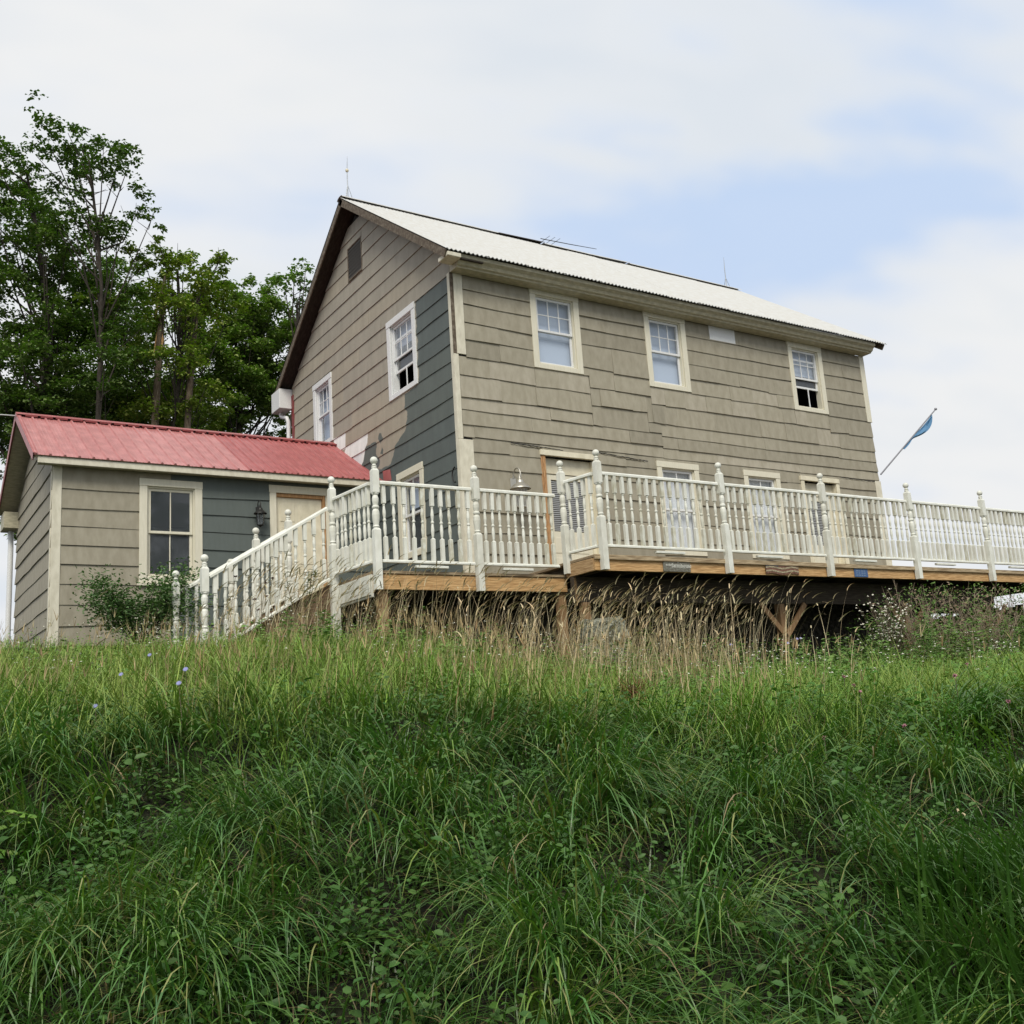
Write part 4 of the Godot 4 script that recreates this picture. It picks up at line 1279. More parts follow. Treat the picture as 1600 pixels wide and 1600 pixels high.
# ------------------------------------------------------------------ small things on the house and deck
func make_lantern(at: Vector3, label: String, m: Material, sc: float) -> void:
	var t := thing("wall_lantern", label, "lantern", at)
	var g := Geo.new()
	g.box(Vector3(-0.05, -0.16, 0.018) * sc, Vector3(0.05, 0.10, 0.032) * sc, 0.005)
	put("back_plate", g, m, t)
	g = Geo.new()
	var pts := []
	var rad := []
	for i in 13:
		var a := PI * 1.0 - PI * 1.15 * i / 12.0
		pts.append(Vector3(0, 0.10 + 0.13 * sin(a), 0.13 + 0.10 * cos(a)) * sc)
		rad.append(0.011 * sc)
	g.tube(pts, rad, 8)
	put("arm", g, m, t)
	var c := Vector3(0, 0, 0.20) * sc
	g = Geo.new()
	var pr := []
	for p: Vector2 in [Vector2(0.155, -0.10), Vector2(0.15, -0.085), Vector2(0.11, -0.045), Vector2(0.06, -0.005), Vector2(0.05, 0.03), Vector2(0.028, 0.05), Vector2(0.022, 0.09), Vector2(0.008, 0.115), Vector2(0.0, 0.14)]:
		pr.append(p * sc)
	g.lathe(pr, 16, c)
	put("canopy", g, m, t)
	g = Geo.new()
	for i in 6:
		var a := TAU * i / 6.0
		var p := c + Vector3(cos(a) * 0.10, -0.10, sin(a) * 0.10) * sc
		var q := c + Vector3(cos(a) * 0.07, -0.36, sin(a) * 0.07) * sc
		g.tube([p, q], [0.008 * sc, 0.008 * sc], 5)
	pr = []
	for p: Vector2 in [Vector2(0.0, -0.42), Vector2(0.03, -0.40), Vector2(0.035, -0.385), Vector2(0.08, -0.37), Vector2(0.08, -0.355), Vector2(0.0, -0.35)]:
		pr.append(p * sc)
	g.lathe(pr, 12, c)
	put("cage", g, m, t)
	g = Geo.new()
	pr = []
	for p: Vector2 in [Vector2(0.064, -0.352), Vector2(0.094, -0.105)]:
		pr.append(p * sc)
	g.lathe(pr, 12, c)
	put("glass_shade", g, M.glass, t)

func make_fittings() -> void:
	make_lantern(Vector3(0.93, 5.30, 0.0), "pewter wall lantern with flared canopy left of the front door", M.pewter, 1.1)
	make_lantern(Vector3(-2.24, 5.33, -3.0), "dark wall lantern on grey siding beside the shed wing door", M.iron, 0.72)
	# lightning rods
	var rods := [[Vector3(-0.13, 11.83, -3.55), 0.92, "slim lightning rod with brass ball at the gable end of ridge"], [Vector3(10.02, 11.83, -3.55), 0.80, "slim bare lightning rod at the far end of ridge"]]
	for r in rods:
		var t := thing("lightning_rod", r[2], "lightning rod", r[0], "lightning rods on the ridge")
		var g := Geo.new()
		g.tube([Vector3.ZERO, Vector3(0.0, r[1] * 0.6, 0), Vector3(0.015, r[1], 0)], [0.011, 0.010, 0.004], 6)
		put("rod", g, M.steel, t)
		for k in 3:
			g = Geo.new()
			var a := TAU * k / 3.0 + 0.4
			g.tube([Vector3(cos(a) * 0.09, -0.02, sin(a) * 0.09), Vector3(0, r[1] * 0.32, 0)], [0.007, 0.006], 5)
			put("leg", g, M.steel, t)
		if r[1] > 0.9:
			g = Geo.new()
			g.lathe([Vector2(0, 0.56), Vector2(0.028, 0.575), Vector2(0.036, 0.60), Vector2(0.028, 0.625), Vector2(0, 0.64)], 10, Vector3.ZERO)
			put("ball", g, M.ball_glass, t)
	# fallen aerial on the ridge
	var an := thing("roof_aerial", "bent aerial lying along the roof ridge", "aerial", Vector3(5.0, 11.86, -3.5))
	var g := Geo.new()
	g.tube([Vector3(-0.6, 0.06, 0), Vector3(0.2, 0.09, 0.0), Vector3(0.9, 0.10, 0.05)], [0.009, 0.009, 0.006], 6)
	put("boom", g, M.iron, an)
	for k in 3:
		g = Geo.new()
		g.tube([Vector3(-0.5 + 0.14 * k, 0.06, -0.22), Vector3(-0.45 + 0.14 * k, 0.09, 0.14)], [0.005, 0.005], 5)
		put("element", g, M.iron, an)
	# flag on its slanting pole
	var f := thing("flag", "furled blue flag on a slanting pole at the house corner", "flag", Vector3(10.15, 6.17, 0.03))
	var dirv := Vector3(1.37, 1.40, 0.57)
	g = Geo.new()
	g.tube([Vector3.ZERO, dirv * 0.5, dirv], [0.017, 0.015, 0.013], 8)
	put("pole", g, M.pole_grey, f)
	g = Geo.new()
	g.lathe([Vector2(0, -0.03), Vector2(0.028, -0.015), Vector2(0.032, 0.0), Vector2(0.026, 0.02), Vector2(0, 0.03)], 10, dirv * 1.01)
	put("finial", g, M.pole_grey, f)
	g = Geo.new()
	var n := 18
	for side in 3:
		for i in n:
			var q := []
			for e in 2:
				var t := float(i + e) / n
				var p := dirv * lerpf(0.93, 0.40, t)
				var width := 0.03 + 0.15 * pow(maxf(0.0, sin(PI * clampf(t * 1.25 + 0.05, 0.0, 1.0))), 1.5) * (1.0 - t * 0.75)
				var dn := Vector3(0.30, -1.0, 0.12).normalized()
				var off := Vector3(0, 0, 0.05 * sin(t * 9.0 + side * 2.1))
				q.append(p + dn * (width * side / 3.0 + 0.012 + 0.015 * sin(t * 6.0)) + off * (side / 3.0))
				q.append(p + dn * (width * (side + 1) / 3.0 + 0.012 + 0.015 * sin(t * 6.0)) + Vector3(0, 0, 0.05 * sin(t * 9.0 + (side + 1) * 2.1)) * ((side + 1) / 3.0))
			g.quad(q[0], q[1], q[3], q[2])
	put("cloth", g, M.flag_blue, f)
	# signs screwed to the rim
	var s1 := thing("farmhouse_sign", "grey slate sign with white script on the deck rim", "sign", Vector3(2.03, 3.592, 2.152))
	put("board", boxm(Vector3(0, 0, 0), Vector3(0.52, 0.205, 0.02), 0.003), M.slate, s1)
	for l in [["love", 0.075, Vector3(0.035, 0.125, 0.0215)], ["grows", 0.055, Vector3(0.27, 0.135, 0.0215)], ["in the", 0.04, Vector3(0.04, 0.075, 0.0215)], ["farmhouse", 0.075, Vector3(0.15, 0.045, 0.0215)]]:
		var tm := TextMesh.new()
		tm.text = l[0]
		var sf := SystemFont.new()
		sf.font_names = PackedStringArray(["Droid Serif"])
		sf.font_italic = true
		tm.font = sf
		tm.font_size = 32
		tm.pixel_size = l[1] / 32.0
		tm.depth = 0.002
		tm.horizontal_alignment = HORIZONTAL_ALIGNMENT_LEFT
		tm.vertical_alignment = VERTICAL_ALIGNMENT_BOTTOM
		var o := put("lettering", tm, M.chalk, s1)
		o.position = l[2]
	var s2 := thing("flag_plaque", "weathered wavy wooden flag plaque with stripes on the deck rim", "plaque", Vector3(4.12, 3.60, 2.155))
	var wave := func(x: float) -> float: return 0.013 * sin(x * 13.0)
	for k in 7:
		g = Geo.new()
		var x0 := 0.28 if k > 3 else 0.0
		for i in 16:
			var a := lerpf(x0, 0.74, i / 16.0); var b := lerpf(x0, 0.74, (i + 1) / 16.0)
			var ya := 0.004 + 0.029 * k + float(wave.call(a)); var yb := 0.004 + 0.029 * k + float(wave.call(b))
			var z := 0.018 + 0.004 * (k % 2)
			g.quad(Vector3(a, ya, z), Vector3(b, yb, z), Vector3(b, yb + 0.027, z), Vector3(a, ya + 0.027, z))
			g.quad(Vector3(a, ya + 0.027, z), Vector3(b, yb + 0.027, z), Vector3(b, yb + 0.027, 0.0), Vector3(a, ya + 0.027, 0.0))
			g.quad(Vector3(a, ya, 0.0), Vector3(b, yb, 0.0), Vector3(b, yb, z), Vector3(a, ya, z))
		put("stripe", g, M.plaque_red if k % 2 == 0 else M.plaque_white, s2)
	g = Geo.new()
	for i in 6:
		var a := lerpf(0.0, 0.278, i / 6.0); var b := lerpf(0.0, 0.278, (i + 1) / 6.0)
		var ya := 0.120 + float(wave.call(a)); var yb := 0.120 + float(wave.call(b))
		g.quad(Vector3(a, ya, 0.025), Vector3(b, yb, 0.025), Vector3(b, yb + 0.087, 0.025), Vector3(a, ya + 0.087, 0.025))
		g.quad(Vector3(a, ya + 0.087, 0.025), Vector3(b, yb + 0.087, 0.025), Vector3(b, yb + 0.087, 0.0), Vector3(a, ya + 0.087, 0.0))
		g.quad(Vector3(a, ya, 0.0), Vector3(b, yb, 0.0), Vector3(b, yb, 0.025), Vector3(a, ya, 0.025))
	put("canton", g, M.plaque_blue, s2)
	var s3 := thing("blue_sign", "small blue sign with faded pale lines on the deck rim", "sign", Vector3(6.22, 3.595, 2.152))
	put("board", boxm(Vector3.ZERO, Vector3(0.34, 0.175, 0.012), 0.002), M.sign_blue, s3)
	for k in 4:
		for j in 4:
			put("faded_line", boxm(Vector3(0.04 + 0.066 * j, 0.025 + 0.036 * k, 0.0122), Vector3(0.04 + 0.066 * j + rnd(0.03, 0.055), 0.037 + 0.036 * k, 0.0136)), M.sign_blue_light, s3)
	# service cable to the shed roof
	g = Geo.new()
	var pts := []
	var rad := []
	for i in 9:
		var t := i / 8.0
		pts.append(Vector3(-5.74, 7.18, -4.9).lerp(Vector3(-11.5, 8.0, -3.0), t) - Vector3(0, 0.5 * sin(PI * t), 0))
		rad.append(0.012)
	g.tube(pts, rad, 5)
	tag(put("service_cable", g, M.cable, self), "thin pale cable running from the red roof ridge out of view", "cable")
	# stone pier under the step
	var sp := thing("stone_pier", "rough pale stone pier under the deck beside the step", "pier", Vector3(1.15, 2.0, 1.75))
	for k in 7:
		var lv := [0, 0, 0, 1, 1, 2, 2][k] as int
		var c := Vector3([-0.34, 0.02, 0.36, -0.2, 0.2, -0.16, 0.16][k] + rnd(-0.03, 0.03), 0.12 + 0.32 * lv, rnd(-0.04, 0.04))
		put("stone", rock(c, Vector3(rnd(0.20, 0.25), 0.19, 0.22)), M.pier_stone, sp)

func rock(c: Vector3, r: Vector3) -> Geo:
	var g := Geo.new()
	var f := FastNoiseLite.new()
	f.seed = rng.randi() % 1000; f.frequency = 0.9; f.fractal_octaves = 3
	var pt := func(i: int, j: int) -> Vector3:
		var a := TAU * (i % 14) / 14.0
		var b := PI * (j / 9.0 - 0.5)
		var d := Vector3(cos(a) * cos(b), sin(b), sin(a) * cos(b))
		var q := Vector3(signf(d.x) * pow(absf(d.x), 0.6), signf(d.y) * pow(absf(d.y), 0.6), signf(d.z) * pow(absf(d.z), 0.6))
		return c + q * r * (1.0 + 0.35 * f.get_noise_3d(d.x * 2.0, d.y * 2.0, d.z * 2.0))
	for i in 14:
		for j in 9:
			g.quad(pt.call(i + 1, j), pt.call(i, j), pt.call(i, j + 1), pt.call(i + 1, j + 1))
	return g

# ------------------------------------------------------------------ plants
func blade(g: Geo, p: Vector3, az: float, tilt: float, bend: float, l: float, w: float, segs: int, col: Color, twist := 0.0) -> void:
	var d := Vector3(cos(az), 0, sin(az))
	var s := Vector3(-sin(az + twist), 0, cos(az + twist))
	var k := g.v.size()
	var a := tilt
	var step := l / segs
	for i in segs + 1:
		var t := float(i) / segs
		var ww := w * (1.0 - t * t) * (0.75 + 0.25 * minf(1.0, t * 4.0))
		var sa := sin(a); var ca := cos(a)
		var nn := s.cross(Vector3(d.x * sa, ca, d.z * sa)).normalized()
		if i < segs:
			g.v.append(p - s * ww); g.v.append(p + s * ww)
			g.n.append(nn); g.n.append(nn)
			g.c.append(col); g.c.append(col)
		else:
			g.v.append(p); g.n.append(nn); g.c.append(col)
		p += Vector3(d.x * sa, ca, d.z * sa) * step
		a += bend / segs
	for i in segs - 1:
		var q := k + i * 2
		g.ix.append_array([q, q + 2, q + 1, q + 1, q + 2, q + 3])
	var e := k + (segs - 1) * 2
	g.ix.append_array([e, e + 2, e + 1])

func leaf(g: Geo, p: Vector3, dirv: Vector3, nn: Vector3, l: float, w: float, col: Color, round_ := false) -> void:
	# a pointed leaf folded along its midrib
	var s := dirv.cross(nn).normalized()
	var k := g.v.size()
	var m := p + dirv * l * 0.42 - nn * l * 0.06
	var e := p + dirv * l - nn * l * 0.16
	var up := nn * w * 0.28
	var n1 := (nn - s * 0.45).normalized(); var n2 := (nn + s * 0.45).normalized()
	if round_:
		var a1 := p + dirv * l * 0.22 - nn * l * 0.02
		var a2 := p + dirv * l * 0.66 - nn * l * 0.09
		g.v.append_array([p, a1 + s * w * 0.42 + up, a2 + s * w * 0.40 + up, e, a2 - s * w * 0.40 + up, a1 - s * w * 0.42 + up, m])
		g.n.append_array([nn, n1, n1, nn, n2, n2, nn])
		g.c.append_array([col, col, col, col, col, col, col])
		for q in 6:
			g.ix.append_array([k + q, k + 6, k + (q + 1) % 6])
		return
	g.v.append_array([p, m + s * w * 0.5 + up, e, m - s * w * 0.5 + up, m])
	g.c.append_array([col, col, col, col, col])
	g.n.append_array([nn, n1, nn, n2, nn])
	g.ix.append_array([k, k + 4, k + 1, k + 4, k + 2, k + 1, k, k + 3, k + 4, k + 3, k + 2, k + 4])

func ground_at(u: float, v: float) -> Vector3:
	var p := CAM + FWD * u + RGT * v
	p.y = height(p.x, p.z)
	return p

func vary(c: Color, a: float) -> Color:
	var k := 1.0 + rnd(-a, a)
	return Color(c.r * k * (1.0 + rnd(-a, a) * 0.4), c.g * k, c.b * k)

func on_building(p: Vector3) -> bool:
	if p.x > -5.5 and p.x < 10.2 and p.z < -2.95: return true
	if p.x > -0.1 and p.x < 10.2 and p.z < 0.05: return true
	return false

func under_deck(p: Vector3) -> bool:
	if p.x > -2.1 and p.x < 0.9 and p.z < 1.1: return true
	return p.x > 0.9 and p.x < 13.0 and p.z < 1.75

func up_cone(spread: float) -> Vector3:
	var a := rnd(0, TAU)
	var r := sqrt(rng.randf()) * spread
	return Vector3(cos(a) * r, 1.0, sin(a) * r).normalized()

func make_bank_grass(f: FastNoiseLite) -> void:
	var g := Geo.new()
	var base_az := atan2(-FWD.z, -FWD.x)         # downhill, towards the lane
	# clumps of long blades that arch out and down, with hollows left between them
	for i in 1750:
		var u := rnd(3.0, 8.9)
		var v := rnd(-1, 1) * (0.5 * u + 1.5)
		var p := ground_at(u, v)
		var lum := lump.get_noise_2d(p.x, p.z)
		if lum < -0.15 and rng.randf() < 0.70: continue
		var nz := f.get_noise_2d(p.x * 9.0, p.z * 9.0)
		if nz < -0.25 and rng.randf() < 0.6: continue
		var nd := f.get_noise_2d(p.x * 4.0 + 90.0, p.z * 4.0)
		var tone := Color(0.095, 0.200, 0.034).lerp(Color(0.078, 0.175, 0.052), rng.randf())
		if rng.randf() < 0.2: tone = Color(0.16, 0.25, 0.05)
		tone = tone.lerp(Color(0.16, 0.24, 0.05), smoothstep(6.6, 9.0, u + 2.0 * nd))
		var lean := base_az + nd * 3.0 + (1.0 if v < -0.8 else -0.2)
		var n := 20 + rng.randi() % 26
		var size := rnd(0.75, 1.35) * lerpf(1.0, 0.7, smoothstep(6.5, 9.0, u))
		var spread := rnd(0.5, 1.2)
		for k in n:
			var az := lean + rng.randfn(0.0, spread)
			var c := vary(tone, 0.28)
			var q := rng.randf()
			if q < 0.05: c = Color(0.30, 0.31, 0.11)
			elif q < 0.08: c = Color(0.26, 0.20, 0.10)
			blade(g, p + Vector3(rnd(-0.09, 0.09), -0.03, rnd(-0.09, 0.09)), az, rnd(0.05, 0.7), rnd(1.0, 2.9), rnd(0.30, 0.72) * size, rnd(0.0032, 0.0075), 7, c, rnd(-0.5, 0.5))
	# a thin short undergrowth
	for i in 26000:
		var u := rnd(3.0, 8.6)
		var v := rnd(-1, 1) * (0.5 * u + 1.5)
		blade(g, ground_at(u, v), rnd(0, TAU), rnd(0.1, 0.9), rnd(0.3, 1.8), rnd(0.12, 0.34), rnd(0.002, 0.006), 4, vary(Color(0.065, 0.135, 0.03) if rng.randf() < 0.86 else Color(0.19, 0.15, 0.075), 0.3), rnd(-0.6, 0.6))
	# dead thatch lying flat between the clumps
	for i in 16000:
		var u := rnd(3.0, 8.6)
		var v := rnd(-1, 1) * (0.5 * u + 1.5)
		var p := ground_at(u, v)
		p.y += rnd(0.01, 0.06)
		var q := rng.randf()
		var c := Color(0.085, 0.11, 0.035) if q < 0.55 else (Color(0.15, 0.12, 0.06) if q < 0.85 else Color(0.24, 0.20, 0.11))
		blade(g, p, base_az + rng.randfn(0, 0.9), rnd(1.1, 1.6), rnd(-0.1, 0.6), rnd(0.12, 0.34), rnd(0.003, 0.007), 3, vary(c, 0.3), rnd(-0.6, 0.6))
	tag(put("bank_grass", g, M.grass, self), "long arching dark green grass covering the steep bank", "grass", "", "stuff")

	# broad upright blades
	g = Geo.new()
	for i in 170:
		var u := rnd(3.9, 5.2)
		var v := rnd(0.33, 0.58) * u
		var p := ground_at(u, v)
		for k in 7:
			blade(g, p + Vector3(rnd(-0.1, 0.1), 0, rnd(-0.1, 0.1)), base_az + rng.randfn(0.9, 0.9), rnd(0.0, 0.45), rnd(0.5, 1.7), rnd(0.4, 0.75), rnd(0.006, 0.011), 6, vary(Color(0.075, 0.16, 0.035), 0.25), rnd(-0.6, 0.6))
	tag(put("broad_grass", g, M.grass, self), "broad upright grass blades at the foot of the bank, right side", "grass", "", "stuff")

func make_meadow(f: FastNoiseLite) -> void:
	var g := Geo.new()
	for i in 70000:
		var u := rnd(6.6, 19.0)
		if rng.randf() < 0.45: u = rnd(6.6, 12.0)
		var v := rnd(-1, 1) * (0.5 * u + 1.8)
		var p := ground_at(u, v)
		if on_building(p): continue
		if under_deck(p) and rng.randf() < 0.93: continue
		var nz := f.get_noise_2d(p.x * 6.0 + 40.0, p.z * 6.0)
		var edge := 7.7 + 2.2 * f.get_noise_2d(p.x * 3.2, p.z * 3.2 + 200.0) + (0.5 if v > -1.5 and v < 0.6 else 0.0)
		if rng.randf() > smoothstep(edge - 0.9, edge + 0.9, u): continue
		var c := Color(0.17, 0.305, 0.045).lerp(Color(0.26, 0.34, 0.085), clampf(0.5 + nz * 1.3, 0.0, 1.0))
		var tall := 1.0 + 0.9 * nz + maxf(0.0, 2.2 * f.get_noise_2d(p.x * 11.0 + 17.0, p.z * 11.0) - 0.25)
		if v > 1.2 and u > 9.0: tall *= 0.75
		tall = minf(tall, lerpf(2.4, 1.1, smoothstep(8.5, 10.5, u))) * lerpf(1.0, 0.55, smoothstep(9.5, 12.0, u))
		blade(g, p, rnd(0, TAU), rnd(0.0, 0.6), rnd(0.2, 1.7), rnd(0.22, 0.52) * tall, rnd(0.0028, 0.0055), 4, vary(c, 0.28), rnd(-0.8, 0.8))
	tag(put("meadow_grass", g, M.meadow, self), "fine light green grass on the slope before the house", "grass", "", "stuff")

	# brown seed stalks
	g = Geo.new()
	for i in 5200:
		var u := rnd(7.4, 13.0)
		var v := rnd(-1, 1) * (0.5 * u + 1.2)
		var p := ground_at(u, v)
		if on_building(p) or under_deck(p): continue
		var nz := f.get_noise_2d(p.x * 4.0 - 70.0, p.z * 4.0)
		if nz < 0.0 and rng.randf() < 0.7: continue
		if v > 2.2 and rng.randf() < 0.8: continue
		var c := vary(Color(0.30, 0.205, 0.11).lerp(Color(0.44, 0.37, 0.20), rng.randf()), 0.2)
		var az := rng.randfn(0.2, 1.0)
		if (v < -1.8 or v > 2.0) and rng.randf() < 0.6: continue
		var l := rnd(0.45, 0.85) * lerpf(1.0, 0.6, smoothstep(10.5, 13.0, u))
		if v > -2.0 and v < 1.8 and rng.randf() < 0.6: az = rng.randfn(0.5, 0.5)
		blade(g, p, az, rnd(0.0, 0.35), rnd(0.1, 0.9), l, 0.0022, 4, c, 0.0)
		if i % 2 == 0:
			var t := rnd(0.1, 0.3)
			for k in 3:
				blade(g, p + Vector3(cos(az) * sin(t) * l * 0.8, l * 0.78, sin(az) * sin(t) * l * 0.8), rnd(0, TAU), rnd(0.1, 0.5), 0.2, rnd(0.08, 0.16), 0.004, 2, c, rnd(-1, 1))
	tag(put("seed_stalks", g, M.straw, self), "thin brown seed stalks standing through the light green grass", "grass", "", "stuff")

	# tall pale grass nodding before the dark space under the deck
	g = Geo.new()
	for i in 1050:
		var t := rng.randf()
		var p := Vector3(lerpf(-2.2, 2.6, t), 0, lerpf(2.25, 3.6, rng.randf()))
		if i % 3 == 1: p = Vector3(rng.randfn(-0.6, 1.2), 0, rng.randfn(4.5, 0.8))
		if i % 9 == 5: p = Vector3(rng.randfn(-4.0, 1.2), 0, rng.randfn(3.6, 0.8))
		if i % 4 == 0: p = Vector3(rnd(-4.2, -1.9), 0, rnd(0.7, 2.6))
		p.y = height(p.x, p.z)
		var big := rnd(0.65, 1.15) * (1.15 if p.x > 0.3 else 1.0)
		var c := vary(Color(0.46, 0.37, 0.22).lerp(Color(0.58, 0.50, 0.33), rng.randf()), 0.2)
		var az := rng.randfn(0.5, 0.75)
		var tilt := rnd(0.02, 0.30)
		var bnd := rnd(0.3, 0.8)
		blade(g, p, az, tilt, bnd, big, 0.0030, 6, c)
		# the seed head: a short drooping spike
		var q := p
		var ang := tilt
		for e in 6:
			q += Vector3(cos(az) * sin(ang), cos(ang), sin(az) * sin(ang)) * big / 6.0
			ang += bnd / 6.0
		q -= Vector3(cos(az) * sin(ang), cos(ang), sin(az) * sin(ang)) * 0.05
		var hb := rnd(0.7, 1.5)
		var hl := rnd(0.12, 0.22)
		blade(g, q, az, ang, hb, hl, 0.0080, 5, c, 0.3)
		blade(g, q, az, ang, hb, hl, 0.0070, 5, c, 1.3)
		if i % 3 == 0: blade(g, p, rnd(0, TAU), 0.2, rnd(0.8, 1.8), rnd(0.4, 0.7), 0.004, 5, vary(Color(0.20, 0.21, 0.07), 0.2))
	tag(put("nodding_grass", g, M.straw, self), "tall straw coloured grass with nodding heads below the deck edge", "grass", "", "stuff")

func make_weeds(f: FastNoiseLite) -> void:
	# low leafy weeds between the grass on the bank
	var g := Geo.new()
	for i in 6500:
		var u := rnd(3.1, 12.5)
		var v := rnd(-1, 1) * (0.5 * u + 1.4)
		var p := ground_at(u, v)
		var nz := f.get_noise_2d(p.x * 9.0, p.z * 9.0)
		if lump.get_noise_2d(p.x, p.z) > -0.10 and u < 8.6 and nz > -0.10 and rng.randf() < 0.86 - (0.25 if v > 0.5 else 0.0): continue
		if on_building(p) or under_deck(p): continue
		var c := Color(0.045, 0.115, 0.025).lerp(Color(0.080, 0.165, 0.034), rng.randf())
		if u > 8.5: c = Color(0.11, 0.22, 0.04).lerp(Color(0.17, 0.27, 0.06), rng.randf())
		if v > 1.5 and u > 7.0: c = c.lerp(Color(0.09, 0.21, 0.03), 0.5)
		var hgt := rnd(0.10, 0.40)
		var st := up_cone(0.5)
		var n := 8 + rng.randi() % 7
		var sz := rnd(0.022, 0.046) * (1.5 if rng.randf() < 0.2 else 1.0)
		for k in n:
			var t := (k + 1.0) / n
			var dirv := (Vector3(cos(k * 2.4), 0.15, sin(k * 2.4)) + up_cone(0.8) * 0.3).normalized()
			var nn := (up_cone(0.7) - FWD * 0.5 - dirv * 0.2).normalized()
			nn = (nn - dirv * nn.dot(dirv)).normalized()
			leaf(g, p + st * hgt * t + dirv * 0.01, dirv, nn, sz * rnd(0.8, 1.3), sz * rnd(0.5, 0.8), vary(c, 0.25), u < 8.5)
	tag(put("leafy_weeds", g, M.weed, self), "low leafy green weeds mixed into the grass of the bank", "weeds", "", "stuff")
	# feathery bright greenery on the right shoulder of the bank
	g = Geo.new()
	for i in 2600:
		var u := rnd(6.6, 12.0)
		var v := rnd(0.13, 0.55) * u
		var p := ground_at(u, v)
		if under_deck(p): continue
		var nz := f.get_noise_2d(p.x * 7.0 + 300.0, p.z * 7.0)
		if nz < -0.08: continue
		var c := vary(Color(0.095, 0.225, 0.032), 0.22)
		var l := rnd(0.16, 0.36)
		var az := rnd(0, TAU)
		var d := Vector3(cos(az) * 0.6, 1.0, sin(az) * 0.6).normalized()
		for k in 14:
			var t := 0.25 + 0.75 * k / 14.0
			var s := Vector3(-sin(az), 0.25, cos(az)) * (1.0 if k % 2 else -1.0)
			var q := p + d * l * t + Vector3(cos(az), -0.4, sin(az)) * 0.10 * t * t
			var nn := Vector3(rnd(-0.4, 0.4), 1, rnd(-0.4, 0.4)).normalized()
			leaf(g, q, s.normalized(), nn, 0.055 * (1.15 - t * 0.7), 0.016, c)
	tag(put("feathery_weeds", g, M.weed, self), "bright feathery weeds on the shoulder of the bank", "weeds", "", "stuff")
	# taller leafy weeds along the foot of the deck
	g = Geo.new()
	for i in 430:
		var p := Vector3(rnd(3.4, 13.2), 0, rnd(2.0, 4.2))
		if i % 4 == 0: p = Vector3(rnd(-4.0, 3.4), 0, rnd(2.0, 4.5))
		p.y = height(p.x, p.z)
		var hgt := rnd(0.35, 0.95) * (0.6 if p.x < 5.6 else 1.0)
		var st := up_cone(0.22)
		var c := Color(0.10, 0.20, 0.04).lerp(Color(0.17, 0.26, 0.07), rng.randf())
		var l0 := rnd(0.06, 0.12)
		for k in 26:
			var t := rnd(0.15, 1.0)
			var az := rnd(0, TAU)
			var d := Vector3(cos(az), rnd(-0.1, 0.7), sin(az)).normalized()
			var nn := (up_cone(0.6) - FWD * 0.3).normalized()
			nn = (nn - d * nn.dot(d)).normalized()
			leaf(g, p + st * hgt * t, d, nn, l0 * (1.2 - 0.5 * t), l0 * 0.30, vary(c, 0.2))
		blade(g, p, 0.0, 0.05, 0.1, hgt, 0.004, 3, Color(0.14, 0.18, 0.06))
	tag(put("tall_weeds", g, M.weed, self), "tall leafy green weeds along the foot of the deck", "weeds", "", "stuff")
	# tiny white flowers sprinkled in the meadow
	g = Geo.new()
	for i in 2600:
		var u := rnd(9.5, 15.0)
		var v := rnd(-0.5, 0.48) * u
		var p := ground_at(u, v)
		if on_building(p) or under_deck(p): continue
		if f.get_noise_2d(p.x * 8.0 + 11.0, p.z * 8.0) < 0.05: continue
		p.y += rnd(0.25, 0.5)
		var nn := up_cone(0.8)
		for k in 2:
			leaf(g, p, Vector3(cos(k * 1.57 + i), 0, sin(k * 1.57 + i)), nn, 0.028, 0.024, Color(0.62, 0.62, 0.52))
	tag(put("white_florets", g, M.flower, self), "tiny white florets sprinkled through the meadow grass", "flowers", "", "stuff")

func shrub(at: Vector3, r: Vector3, leaves: int, label: String, size: float) -> void:
	var t := thing("shrub", label, "shrub", at)
	var g := Geo.new()
	var tips := []
	for k in 16:
		var d := Vector3(rnd(-1, 1) * r.x * 0.9, rnd(0.5, 1.0) * r.y, rnd(-1, 1) * r.z * 0.9)
		g.tube([Vector3.ZERO, d * 0.5 + Vector3(0, 0.1, 0), d], [0.012, 0.008, 0.003], 5)
		tips.append(d)
	put("stems", g, M.bark, t)
	g = Geo.new()
	for k in leaves:
		var c: Vector3 = tips[rng.randi() % tips.size()]
		var p := c * rnd(0.45, 1.05) + Vector3(rng.randfn(0, 0.12), rng.randfn(0, 0.10), rng.randfn(0, 0.12))
		var d := Vector3(rnd(-1, 1), rnd(-0.4, 0.6), rnd(-1, 1)).normalized()
		var nn := up_cone(1.0)
		nn = (nn - d * nn.dot(d)).normalized()
		leaf(g, p, d, nn, rnd(0.65, 1.2) * size, size * 0.5, vary(Color(0.115, 0.195, 0.07), 0.35), true)
	tag(put("foliage", g, M.weed, t), "", "", "", "stuff")

